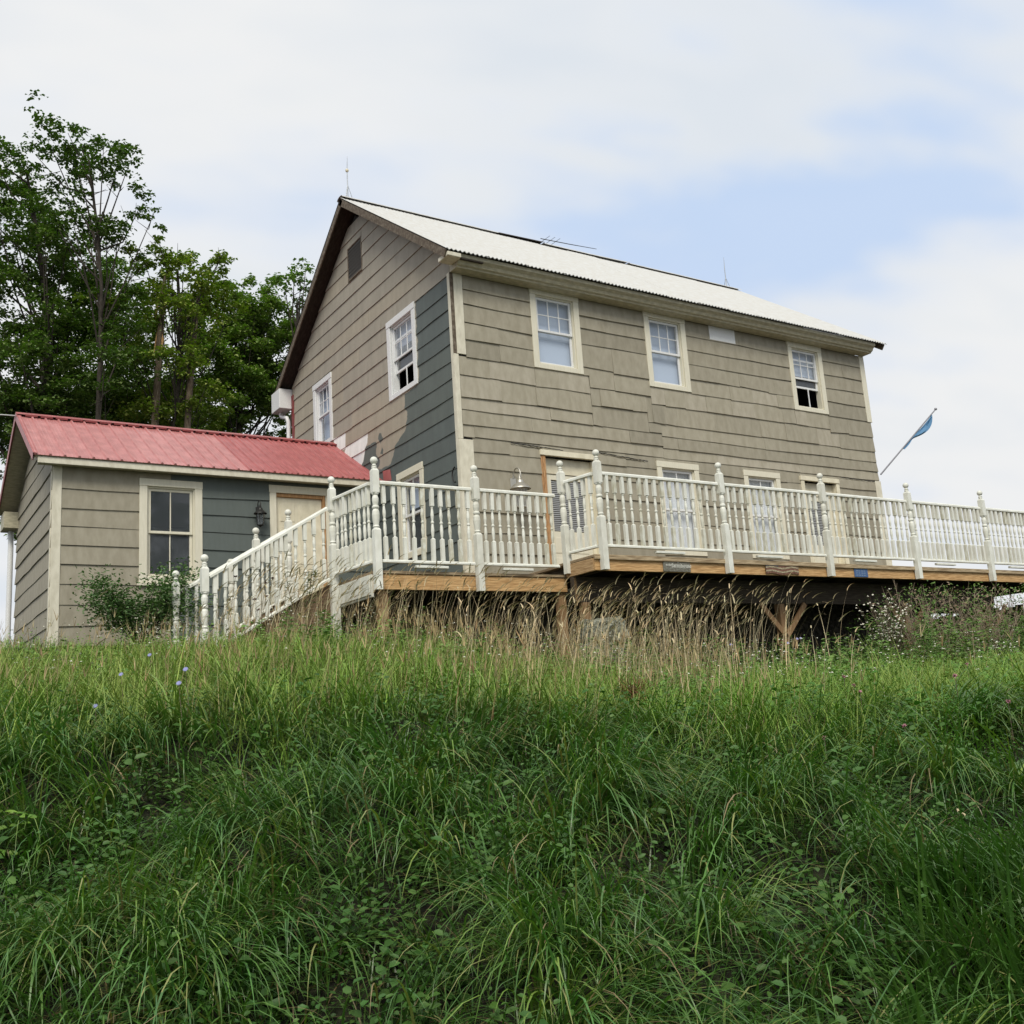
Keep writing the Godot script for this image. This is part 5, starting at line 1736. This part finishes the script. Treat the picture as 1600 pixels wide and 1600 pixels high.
func small_plants() -> void:
	shrub(Vector3(-4.5, 2.9, -1.3), Vector3(0.78, 1.12, 0.5), 6500, "bushy green shrub against the shed wing below its window", 0.055)
	shrub(Vector3(12.2, 1.9, 0.2), Vector3(1.3, 1.15, 1.0), 8000, "added green bush blocking the sky under the far end of the deck", 0.10)  # bush added to cover the sky gap below the deck
	# tall narrow-leaved weed before the stair railing
	var t := thing("tall_weed", "tall narrow-leaved weed growing up in front of the stair railing", "weed", Vector3(-2.95, height(-2.95, 0.75), 0.75))
	var g := Geo.new()
	var lf := Geo.new()
	for k in 5:
		var az := rnd(0, TAU)
		var top := Vector3(cos(az) * 0.22, rnd(0.9, 1.25), sin(az) * 0.12)
		g.tube([Vector3(cos(az) * 0.04, 0, sin(az) * 0.04), top * 0.5, top], [0.008, 0.006, 0.003], 5)
		for q in 26:
			var p := top * rnd(0.4, 1.0)
			var a := rnd(0, TAU)
			var d := Vector3(cos(a), rnd(0.1, 0.6), sin(a)).normalized()
			leaf(lf, p, d, (Vector3.UP - d * d.y).normalized(), rnd(0.08, 0.14), 0.020, vary(Color(0.10, 0.16, 0.05), 0.25))
	put("stems", g, M.bark_pale, t)
	tag(put("foliage", lf, M.weed, t), "", "", "", "stuff")
	# dried umbel heads
	var heads := [Vector2(-3.87, 3.6), Vector2(-3.42, 3.58), Vector2(-3.52, 3.52), Vector2(-3.66, 3.31), Vector2(-3.55, 3.33), Vector2(-4.0, 3.29), Vector2(-3.98, 3.17), Vector2(-3.58, 3.19), Vector2(-3.46, 3.2), Vector2(-4.16, 2.96), Vector2(-3.96, 2.95)]
	var head_names := ["dried brown umbel head highest at the left end of its cluster", "dried brown umbel head highest of its cluster, against the door", "dried brown umbel head just left of and below the highest one", "middle dried umbel head left of the tall narrow-leaved weed", "dried umbel head close to the middle one, on its right", "dried umbel head at mid height near the newel post", "dried umbel head just below another one near the newel post", "lower dried umbel head of the pair under the middle ones", "lower dried umbel head nearest the tall narrow-leaved weed", "lowest dried umbel head, nearest the newel post", "lowest dried umbel head but one, right of the newel post"]
	for hi in heads.size():
		var p: Vector2 = heads[hi]
		var z := 1.0 + rnd(-0.12, 0.12)
		var y0 := height(p.x - 0.1, z)
		var o := thing("dried_umbel", head_names[hi], "dried flower", Vector3(p.x - 0.08, y0, z), "dried umbels in front of the stair railing")
		g = Geo.new()
		g.tube([Vector3.ZERO, Vector3(0.02, (p.y - y0) * 0.6, 0), Vector3(0.08, p.y - y0, 0)], [0.004, 0.003, 0.003], 5)
		put("stalk", g, M.bark_pale, o)
		g = Geo.new()
		g.tinted = true
		for k in 26:
			var d := Vector3(rnd(-1, 1), rnd(-0.2, 1), rnd(-1, 1)).normalized()
			leaf(g, Vector3(0.08, p.y - y0 - 0.015, 0), d, (Vector3(0.3, 0.9, 0.2) - d * d.dot(Vector3(0.3, 0.9, 0.2))).normalized(), rnd(0.03, 0.045), 0.012, vary(Color(0.15, 0.075, 0.05), 0.3))
		put("seed_head", g, M.straw, o)
	# chicory and clover
	var blues := [Vector2(-5.57, 3.75), Vector2(-5.98, 4.53), Vector2(-6.35, 5.46), Vector2(-5.87, 6.05), Vector2(-5.94, 6.14), Vector2(3.6, 3.1), Vector2(3.9, 2.9), Vector2(2.2, 4.2), Vector2(1.2, 4.2)]
	var names := ["blue chicory flower below the shrub", "blue chicory flower highest in the grass before the shed wing corner", "blue chicory flower farthest left in the meadow", "upper one of two blue chicory flowers close together", "lower one of two blue chicory flowers close together", "blue chicory flower beside the braced deck post", "blue chicory flower right of the braced deck post", "pale blue chicory flower lowest below the braced deck post", "blue chicory flower at the end of the nodding grass"]
	for k in blues.size():
		var p: Vector2 = blues[k]
		var y := height(p.x, p.y)
		var hgt := rnd(0.42, 0.52)
		var o := thing("chicory", names[k], "flower", Vector3(p.x, y, p.y), "blue chicory in the meadow")
		g = Geo.new()
		g.tube([Vector3.ZERO, Vector3(0.02, hgt * 0.5, 0), Vector3(0, hgt, 0)], [0.004, 0.003, 0.002], 5)
		put("stem", g, M.bark_pale, o)
		g = Geo.new()
		for q in 14:
			var a := TAU * q / 14.0
			var ax := (Vector3(0, 0.55, 0) - FWD * 0.75).normalized()
			var e1 := ax.cross(Vector3.UP).normalized()
			var d := (e1 * cos(a) + ax.cross(e1) * sin(a) + ax * 0.2).normalized()
			leaf(g, Vector3(0, hgt, 0), d, (ax - d * d.dot(ax)).normalized(), 0.021, 0.009, Color(0.33, 0.34, 0.62))
		put("petals", g, M.flower, o)
	var clov := [Vector2(0.86, 7.54), Vector2(-1.18, 7.81), Vector2(-1.53, 8.23), Vector2(-1.19, 8.8), Vector2(-1.43, 8.1), Vector2(-1.41, 9.31), Vector2(-2.04, 8.96), Vector2(-2.56, 8.74)]
	var clov_names := ["pink clover head nearest the dry brush", "pink clover head highest of the middle cluster", "pink clover head at the centre of the middle cluster", "pink clover head alone below the dry brush", "pink clover head lowest of the middle cluster", "pink clover head nearest the burdock leaves", "pink clover head alone in the feathery weeds", "pink clover head farthest to the left on the bank shoulder"]
	for k in clov.size():
		var p: Vector2 = clov[k]
		var y := height(p.x, p.y)
		var o := thing("clover", clov_names[k], "flower", Vector3(p.x, y, p.y), "pink clover on the bank shoulder")
		g = Geo.new()
		g.tube([Vector3.ZERO, Vector3(0.01, 0.36, 0)], [0.003, 0.002], 5)
		put("stem", g, M.bark_pale, o)
		g = Geo.new()
		for q in 22:
			var d := Vector3(rnd(-1, 1), rnd(-0.3, 1), rnd(-1, 1)).normalized()
			var nn := d.cross(Vector3(0.3, 0.2, 0.9)).normalized()
			leaf(g, Vector3(0.01, 0.36, 0), d, nn, 0.020, 0.010, Color(0.50, 0.25, 0.30))
		put("petals", g, M.flower, o)
	# white asters and the dry brush before the deck posts
	var asters := [[Vector3(6.05, 0, 2.75), 1.15, 0.42, "white-flowered aster bush in front of the braced deck post"], [Vector3(9.6, 0, 2.7), 0.75, 0.6, "low white-flowered aster bush near the far end of the deck"]]
	for a in asters:
		var p: Vector3 = a[0]
		p.y = height(p.x, p.z)
		var o := thing("aster_bush", a[3], "aster", p)
		g = Geo.new()
		lf = Geo.new()
		var fl := Geo.new()
		for k in 40:
			var top := Vector3(rnd(-1, 1) * a[2], rnd(0.5, 1.0) * a[1], rnd(-0.35, 0.35))
			g.tube([Vector3(top.x * 0.3, 0, top.z * 0.3), top * 0.55, top], [0.006, 0.004, 0.002], 4)
			for q in 14:
				var c := top * rnd(0.45, 1.02) + Vector3(rng.randfn(0, 0.05), rng.randfn(0, 0.05), rng.randfn(0, 0.05))
				if q < 5:
					for e in 2:
						leaf(fl, c, Vector3(cos(e * 1.6 + q), 0.2, sin(e * 1.6 + q)).normalized(), (up_cone(0.9) - FWD * 0.8).normalized(), 0.034, 0.032, Color(0.70, 0.68, 0.58))
				else:
					leaf(lf, c, Vector3(rnd(-1, 1), rnd(0, 1), rnd(-1, 1)).normalized(), up_cone(1.0), 0.07, 0.014, vary(Color(0.09, 0.15, 0.04), 0.2))
		put("stems", g, M.bark_pale, o)
		tag(put("florets", fl, M.flower, o), "", "", "", "stuff")
		tag(put("foliage", lf, M.weed, o), "", "", "", "stuff")
	var br := thing("dry_brush", "tangled dry brown brush standing before the far end of the deck", "brush", Vector3(7.6, height(7.6, 2.7), 2.7))
	g = Geo.new()
	for k in 150:
		var b := Vector3(rnd(-0.95, 2.2), 0, rnd(-0.5, 0.4))
		var dirv := Vector3(rng.randfn(-0.15, 0.3), 1.0, rng.randfn(0, 0.25)).normalized()
		var pts := [b]
		var rad := [0.007]
		var hgt := rnd(0.7, 1.55)
		for q in 6:
			dirv = (dirv + Vector3(rng.randfn(0, 0.16), 0.02, rng.randfn(0, 0.16))).normalized()
			pts.append(pts[-1] + dirv * hgt / 6.0)
			rad.append(0.0062 - 0.0008 * q)
		g.tube(pts, rad, 4)
		for q in 5:
			var st: Vector3 = pts[2 + rng.randi() % 4]
			var e := st + Vector3(rng.randfn(0, 0.14), rnd(0.05, 0.28), rng.randfn(0, 0.12))
			g.tube([st, st.lerp(e, 0.5) + Vector3(0, 0.03, 0), e], [0.0035, 0.003, 0.002], 4)
	tag(put("twigs", g, M.twig, br), "", "", "", "stuff")
	lf = Geo.new()
	for k in 4200:
		var c := Vector3(rnd(-1.1, 2.7), 1.35 * pow(rng.randf(), 1.5), rnd(-0.5, 0.5))
		var green := rng.randf() < 0.72
		leaf(lf, c, Vector3(rnd(-1, 1), rnd(-0.6, 0.6), rnd(-1, 1)).normalized(), (up_cone(1.0) - FWD * 0.4).normalized(), rnd(0.04, 0.085), 0.026, vary(Color(0.12, 0.21, 0.05) if green else Color(0.30, 0.22, 0.15), 0.25))
	tag(put("foliage", lf, M.weed, br), "", "", "", "stuff")
	# one young fern-like shoot
	var yg := thing("fern_shoot", "bright green fern-like shoot beside the dry brush", "fern", Vector3(6.95, height(6.95, 2.85), 2.85))
	lf = Geo.new()
	for k in 44:
		var t2 := k / 44.0
		var s := 1.0 if k % 2 else -1.0
		leaf(lf, Vector3(0.05 * sin(t2 * 3.0), 0.12 + 0.85 * t2, 0), Vector3(s, 0.35, rnd(-0.3, 0.3)).normalized(), Vector3(0, 0.5, 1).normalized(), 0.20 * (1.1 - t2), 0.028, vary(Color(0.10, 0.26, 0.04), 0.15))
	put("frond", lf, M.weed, yg)
	# dead root clump
	var dc := thing("dead_clump", "dead brown clump of roots and grass lying on the bank top", "dead clump", Vector3(-2.44, height(-2.44, 6.72) + 0.34, 6.72))
	lf = Geo.new()
	for k in 240:
		var az := rnd(0, TAU)
		blade(lf, Vector3(rng.randfn(0, 0.05), rng.randfn(0, 0.03), rng.randfn(0, 0.05)), az, rnd(0.6, 2.2), rnd(-0.8, 1.2), rnd(0.10, 0.30), 0.0035, 4, vary(Color(0.16, 0.085, 0.045), 0.35), rnd(-1, 1))
	tag(put("dry_stalks", lf, M.straw, dc), "", "", "", "stuff")
	# big burdock leaves at the right edge
	var bd := thing("burdock", "large pale burdock leaves at the edge of the bank", "burdock", Vector3(-1.80, height(-1.80, 9.68), 9.68))
	for k in 4:
		lf = Geo.new()
		var a := [2.5, 3.6, 0.7, 5.2][k] as float
		var d := (Vector3(cos(a) * 0.5, -0.25, sin(a) * 0.5) - FWD * 0.45).normalized()
		big_leaf(lf, Vector3(cos(a) * 0.06, [0.46, 0.30, 0.26, 0.36][k], sin(a) * 0.06), d, [0.20, 0.15, 0.14, 0.16][k], [0.14, 0.11, 0.10, 0.12][k], Color(0.15, 0.25, 0.10))
		put("leaf", lf, M.weed, bd)
	# bright sapling sprays at the left edge
	var sapl := thing("sapling", "bright yellow-green sapling sprays at the left edge of the bank", "sapling", Vector3(-7.10, height(-7.10, 7.0), 7.0))
	for k in 3:
		lf = Geo.new()
		var o := Vector3(rnd(-0.16, 0.04), 0.10 + 0.10 * k, rnd(-0.12, 0.12))
		var d := Vector3(0.6, rnd(-0.25, 0.25), rnd(-0.4, 0.7)).normalized()
		lf.c.clear()
		for q in 7:
			var s := d.cross(Vector3.UP) * (1.0 if q % 2 else -1.0)
			leaf(lf, o + d * 0.034 * q + Vector3(0, -0.006 * q * q * 0.2, 0), (s + d * 0.9 + Vector3(0, rnd(-0.4, 0.1), 0)).normalized(), (Vector3(rnd(-0.4, 0.4), 0.7, rnd(-0.4, 0.4)) - FWD * 0.5).normalized(), rnd(0.05, 0.08), 0.034, vary(Color(0.14, 0.26, 0.04), 0.25), true)
		put("spray", lf, M.weed, sapl)
	# two fallen leaves
	var leaves := [[Vector3(-6.05, 0, 9.52), Color(0.42, 0.26, 0.15), "orange fallen leaf near the foot of the bank"], [Vector3(-2.88, 0, 9.85), Color(0.55, 0.47, 0.30), "pale dry leaf curled on the weeds of the bank"]]
	for l in leaves:
		var p: Vector3 = l[0]
		p.y = height(p.x, p.z) + 0.32
		lf = Geo.new()
		lf.tinted = true
		big_leaf(lf, Vector3.ZERO, (RGT * 0.7 + Vector3(0, -0.5, 0) - FWD * 0.6).normalized(), 0.055, 0.035, l[1])
		var o := put("fallen_leaf", lf, M.straw, self)
		o.position = p
		tag(o, l[2], "leaf")

func big_leaf(g: Geo, p: Vector3, d: Vector3, l: float, w: float, col: Color) -> void:
	var s := d.cross(Vector3.UP).normalized()
	var nn := s.cross(d).normalized()
	var k := g.v.size()
	var n := 8
	for i in n + 1:
		var t := float(i) / n
		var ww := w * 0.5 * pow(sin(PI * clampf(t * 0.92 + 0.06, 0, 1)), 0.7)
		var c := p + d * l * t - nn * l * 0.18 * t * t
		for e in 5:
			var x := (e - 2) / 2.0
			g.v.append(c + s * ww * x + nn * (absf(x) * ww * 0.25 + 0.006 * sin(i * 2.1 + e * 1.7)))
			g.n.append((nn - s * x * 0.3).normalized())
			g.c.append(vary(col, 0.06))
	for i in n:
		for e in 4:
			var q := k + i * 5 + e
			g.ix.append_array([q, q + 5, q + 1, q + 1, q + 5, q + 6])

# ------------------------------------------------------------------ trees
func tree(called: String, label: String, base: Vector3, cl: Array, bare: float, trunk_r: float, tone: Color, lsize: float, twin: float, density: float) -> Node3D:
	# cl: side offset, height, radius for every leaf clump; twin: share of clumps repeated deeper in the crown
	var t := thing(called, label, "tree", base, "trees behind the shed wing")
	if called in ["thick_tree", "rounded_tree", "spreading_tree"]:      # lower boughs, down to the shed roof
		for k in 14:
			cl = cl + [rnd(-2.2, 2.0) if called != "spreading_tree" else rnd(-2.8, 0.2), rnd(4.5, 9.0), rnd(0.45, 0.7)]
	var pts := []
	var top := 0.0
	var mean := 0.0
	for i in range(0, cl.size(), 3):
		var depth := rnd(-1.0, 1.0) * bare
		pts.append([RGT * float(cl[i]) + FWD * depth + Vector3(0, cl[i + 1], 0), float(cl[i + 2])])
		if rng.randf() < twin:
			var p2 := RGT * (float(cl[i]) + rnd(-0.5, 0.5)) + FWD * rnd(-1.6, 1.6) + Vector3(0, float(cl[i + 1]) + rnd(-0.5, 0.3), 0)
			pts.append([p2, float(cl[i + 2]) * rnd(0.8, 1.1)])
		top = maxf(top, cl[i + 1])
		mean += float(cl[i]) / (cl.size() / 3.0)
	# trunk and limbs
	var g := Geo.new()
	var tp := []
	var tr := []
	for i in 9:
		var k := i / 8.0
		tp.append(RGT * (mean * pow(k, 1.5) + 0.15 * sin(i * 1.3)) + FWD * 0.12 * sin(i * 0.9) + Vector3(0, (top - 1.0) * k - 1.0 * (1.0 - k), 0))
		tr.append(lerpf(trunk_r, 0.03, pow(k, 0.8)))
	g.tube(tp, tr, 9)
	put("trunk", g, M.bark, t)
	for q in pts:
		if rng.randf() > 0.62: continue
		var c: Vector3 = q[0]
		var k := clampf((c.y - rnd(1.2, 3.4)) / (top - 1.0), 0.15, 0.97)
		var fi := k * 8.0
		var i := mini(int(fi), 7)
		var from: Vector3 = tp[i].lerp(tp[i + 1], fi - i)
		var r0 := lerpf(trunk_r, 0.03, pow(k, 0.8)) * 0.45
		var bend := from.lerp(c, 0.5) + Vector3(rnd(-0.15, 0.15), -0.25, rnd(-0.15, 0.15))
		g = Geo.new()
		g.tube([from, bend, c + Vector3(0, q[1] * 0.5, 0)], [maxf(r0, 0.03), maxf(r0 * 0.6, 0.02), 0.008], 6)
		for e in 3:
			var s := bend.lerp(c, rnd(0.3, 1.0))
			g.tube([s, s + Vector3(rnd(-0.5, 0.5), rnd(-0.1, 0.5), rnd(-0.5, 0.5))], [0.012, 0.005], 4)
		put("limb", g, M.bark, t)
	# leaves
	g = Geo.new()
	for q in pts:
		var c: Vector3 = q[0]
		var r: float = q[1]
		var n := int(r * r * density) + 10
		var sub := []
		for k in 7:
			sub.append(c + Vector3(rng.randfn(0, 0.55), rng.randfn(0, 0.42), rng.randfn(0, 0.6)) * r * 1.25)
		for k in n:
			var s: Vector3 = sub[rng.randi() % 7]
			var p := s + Vector3(rng.randfn(0, 0.30), rng.randfn(0, 0.14), rng.randfn(0, 0.30)) * r
			var az := rnd(0, TAU)
			var d := Vector3(cos(az), rnd(-0.7, 0.25), sin(az)).normalized()
			var nn := up_cone(0.75)
			nn = (nn - d * nn.dot(d)).normalized()
			var l := lsize * rnd(0.7, 1.25)
			leaf(g, p, d, nn, l, l * 0.72, vary(tone, 0.3))
	tag(put("crown", g, M.tree_leaf, t), "", "", "", "stuff")
	return t

func make_trees() -> void:
	tree("spreading_tree", "tall dark spreading tree left of the slender one, reaching the view edge", Vector3(-3.13, 3.0, -15.82), [-2.1, 15.5, 0.35, -2.2, 16.3, 0.24, -1.8, 15.0, 0.41, -1.5, 14.5, 0.41, -1.2, 14.0, 0.35, -1.9, 14.0, 0.35, -1.5, 13.5, 0.35, -1.0, 13.3, 0.30, -1.9, 13.1, 0.41, -0.8, 12.8, 0.35, -0.3, 12.9, 0.35, 0.0, 12.5, 0.30, -1.1, 12.3, 0.41, -0.6, 12.2, 0.35, -0.2, 12.0, 0.35, -1.7, 12.3, 0.35, -1.9, 11.9, 0.35, -1.4, 11.4, 0.47, -0.8, 11.4, 0.41, -0.2, 11.3, 0.35, -1.6, 10.8, 0.53, -1.0, 10.7, 0.47, -0.4, 10.5, 0.41, -1.8, 10.0, 0.53, -1.0, 9.8, 0.53, -0.4, 9.5, 0.53, -1.6, 9.2, 0.53, -0.8, 8.9, 0.47, -1.6, 8.5, 0.35, -0.7, 8.2, 0.47, -1.3, 8.0, 0.47, -2.6, 15.4, 0.47, -2.7, 14.0, 0.53, -2.6, 12.6, 0.53, -2.6, 11.2, 0.53, -2.6, 9.9, 0.53], 0.9, 0.28, Color(0.145, 0.205, 0.065), 0.115, 0.95, 2000.0)
	tree("slender_tree", "tallest slender tree with bare stems and tufted top above the red roof", Vector3(-2.33, 2.3, -14.11), [-1.9, 16.8, 0.23, -2.2, 16.4, 0.34, -1.4, 16.2, 0.40, -1.0, 15.8, 0.34, -1.4, 15.7, 0.45, -2.6, 16.0, 0.34, 0.1, 15.9, 0.28, -0.2, 15.5, 0.34, -0.1, 15.0, 0.28, 0.5, 14.6, 0.28, 0.4, 14.2, 0.23, 1.0, 13.7, 0.23, -0.1, 13.4, 0.28, -0.3, 13.3, 0.23, 0.6, 13.1, 0.23, 0.5, 12.8, 0.17, -2.1, 14.4, 0.28, -1.7, 14.7, 0.23, -1.0, 13.9, 0.34, -0.6, 13.5, 0.28, -1.8, 13.8, 0.23, -1.4, 13.4, 0.23, -0.7, 13.2, 0.23, -1.1, 15.0, 0.28, -0.9, 14.5, 0.23, -1.7, 16.3, 0.34, -1.2, 16.6, 0.23, -2.5, 15.5, 0.26, -2.0, 15.2, 0.28, -0.5, 15.0, 0.23, 0.2, 15.5, 0.23, -0.5, 13.9, 0.23, 0.1, 11.6, 0.4, -0.5, 11.2, 0.4, 0.4, 10.8, 0.45, -0.2, 10.2, 0.5, 0.5, 9.6, 0.5, -0.3, 9.0, 0.5], 0.7, 0.11, Color(0.125, 0.18, 0.06), 0.115, 0.2, 1700.0)
	tree("thick_tree", "dense mid-green tree between the slender tree and the broken trunk", Vector3(-1.39, 3.0, -18.27), [-0.4, 13.9, 0.33, 0.2, 13.8, 0.26, -0.1, 12.9, 0.46, 0.5, 12.9, 0.39, -0.4, 12.6, 0.39, 0.2, 12.2, 0.46, 0.8, 12.2, 0.39, -0.7, 11.8, 0.46, -0.0, 11.5, 0.52, 0.6, 11.3, 0.46, -0.7, 10.9, 0.52, 0.0, 10.5, 0.59, -1.0, 10.0, 0.52, -0.3, 9.6, 0.59, -1.2, 9.3, 0.52, 0.5, 9.9, 0.52, 0.5, 9.0, 0.52, 1.1, 9.0, 0.46, -1.1, 13.3, 0.33, -1.2, 12.4, 0.39, -0.8, 12.8, 0.33, -1.4, 10.6, 0.46, -1.4, 11.5, 0.39, -0.6, 8.9, 0.52, -1.5, 8.9, 0.46, 1.1, 9.7, 0.39], 1.2, 0.24, Color(0.18, 0.255, 0.075), 0.12, 1.0, 2300.0)
	var broken_tree := tree("broken_tree", "olive tree with a snapped trunk showing an orange wound", Vector3(-0.64, 3.0, -15.39), [-0.4, 13.3, 0.09, -0.7, 12.5, 0.31, -0.3, 12.3, 0.37, 0.1, 12.4, 0.31, -0.3, 11.8, 0.37, 0.5, 12.3, 0.31, 0.3, 11.8, 0.31, 0.8, 12.1, 0.31, 1.2, 12.1, 0.24, 1.7, 12.2, 0.31, 1.4, 11.9, 0.31, 1.9, 12.2, 0.18, 1.4, 11.5, 0.37, 0.9, 11.5, 0.31, 1.8, 11.4, 0.24, 0.1, 11.3, 0.31, -0.3, 11.0, 0.24, -0.1, 10.6, 0.24, 1.0, 10.9, 0.37, -0.7, 10.7, 0.37, -0.0, 12.9, 0.09, -0.1, 12.7, 0.15, 0.6, 11.3, 0.24, -0.8, 10.1, 0.31, -0.5, 9.5, 0.31, 0.4, 8.6, 0.5, -0.4, 8.3, 0.5, 0.9, 9.2, 0.45, 1.3, 8.4, 0.5, 0.1, 7.6, 0.6, 1.2, 10.1, 0.35], 0.9, 0.12, Color(0.25, 0.30, 0.07), 0.12, 0.8, 1900.0)
	tree("rounded_tree", "rounded green tree mass nearest the farmhouse gable", Vector3(2.54, 3.0, -19.29), [0.4, 13.5, 0.29, 0.8, 13.7, 0.22, -0.6, 13.0, 0.51, 0.2, 12.9, 0.58, 0.9, 12.9, 0.51, 1.6, 13.2, 0.43, -0.8, 12.3, 0.58, -0.0, 12.0, 0.65, 0.7, 12.2, 0.65, 1.5, 12.3, 0.58, 2.1, 12.8, 0.43, 2.0, 12.0, 0.43, -1.0, 11.4, 0.65, -0.3, 11.1, 0.65, 0.6, 11.2, 0.72, 1.4, 11.4, 0.65, -1.0, 10.4, 0.65, -0.2, 10.1, 0.65, 0.5, 10.2, 0.65, 1.2, 10.3, 0.58, 1.4, 9.5, 0.43, -1.8, 9.8, 0.58, 0.7, 9.4, 0.58, -0.3, 9.3, 0.58, -1.3, 12.1, 0.43, 2.3, 11.5, 0.51, 2.2, 10.5, 0.58, -1.1, 9.2, 0.58, -2.0, 10.7, 0.36], 1.4, 0.26, Color(0.215, 0.29, 0.085), 0.13, 1.0, 3000.0)
	tree("airy_tree", "thin airy young tree just beside the gable verge", Vector3(0.74, 3.0, -10.91), [0.4, 10.5, 0.22, 0.7, 10.7, 0.16, 0.4, 10.3, 0.22, 0.8, 10.2, 0.19, 1.1, 10.6, 0.16, 1.2, 10.7, 0.11, 1.0, 10.2, 0.22, 0.6, 9.9, 0.22, 0.9, 9.8, 0.22, 1.2, 10.3, 0.16, 1.4, 9.9, 0.22, 1.3, 9.6, 0.22, 1.5, 10.3, 0.16], 0.5, 0.07, Color(0.20, 0.28, 0.09), 0.10, 0.2, 1300.0)
	# the tree across the lane that the shed window mirrors
	var cl := []
	for k in 30:
		cl.append_array([rnd(-3.2, 3.2), rnd(5.0, 13.5), rnd(0.6, 1.0)])
	tree("lane_tree", "leafy tree across the lane, mirrored in the shed wing window", Vector3(4.7, -0.1, 29.7), cl, 1.5, 0.28, Color(0.12, 0.18, 0.06), 0.16, 0.5, 900.0).remove_meta("group")
	var g := Geo.new()
	g.tube([Vector3(-0.3, -1.0, 0.1), Vector3(-0.25, 5.0, 0.1), Vector3(-0.02, 9.2, 0.0), Vector3(0.10, 11.4, 0.0), Vector3(0.16, 11.9, 0.0)], [0.12, 0.11, 0.10, 0.075, 0.02], 9)
	put("trunk", g, M.bark_pale, broken_tree).position = FWD * -0.55
	g = Geo.new()
	g.tube([Vector3(0.3, -1.0, 0.3), Vector3(0.55, 5.0, 0.3), Vector3(0.85, 9.2, 0.2), Vector3(1.05, 11.3, 0.2), Vector3(1.5, 12.2, 0.2)], [0.11, 0.10, 0.085, 0.05, 0.02], 9)
	put("trunk", g, M.bark_pale, broken_tree).position = FWD * -0.55
	g = Geo.new()
	for k in 5:
		var a := TAU * k / 5.0
		var y0 := 9.5 if k % 2 else 10.5
		g.tube([Vector3(-0.02 + cos(a) * 0.13, y0, sin(a) * 0.13), Vector3(0.03 + cos(a) * 0.125, y0 + 0.35, sin(a) * 0.125), Vector3(0.06 + cos(a) * 0.11, y0 + 0.75, sin(a) * 0.11)], [0.01, 0.04, 0.01], 5)
	put("torn_wound", g, M.wound, broken_tree).position = FWD * -0.55

func _ready() -> void:
	rng.seed = 20230822
	lump.seed = 5; lump.frequency = 0.75; lump.fractal_octaves = 2
	make_sky()
	make_materials()
	make_ground()
	make_house()
	make_shed()
	make_decks()
	make_fittings()
	make_trees()
	var f := FastNoiseLite.new()
	f.seed = 77; f.frequency = 0.08; f.fractal_octaves = 3
	make_bank_grass(f)
	make_meadow(f)
	make_weeds(f)
	small_plants()
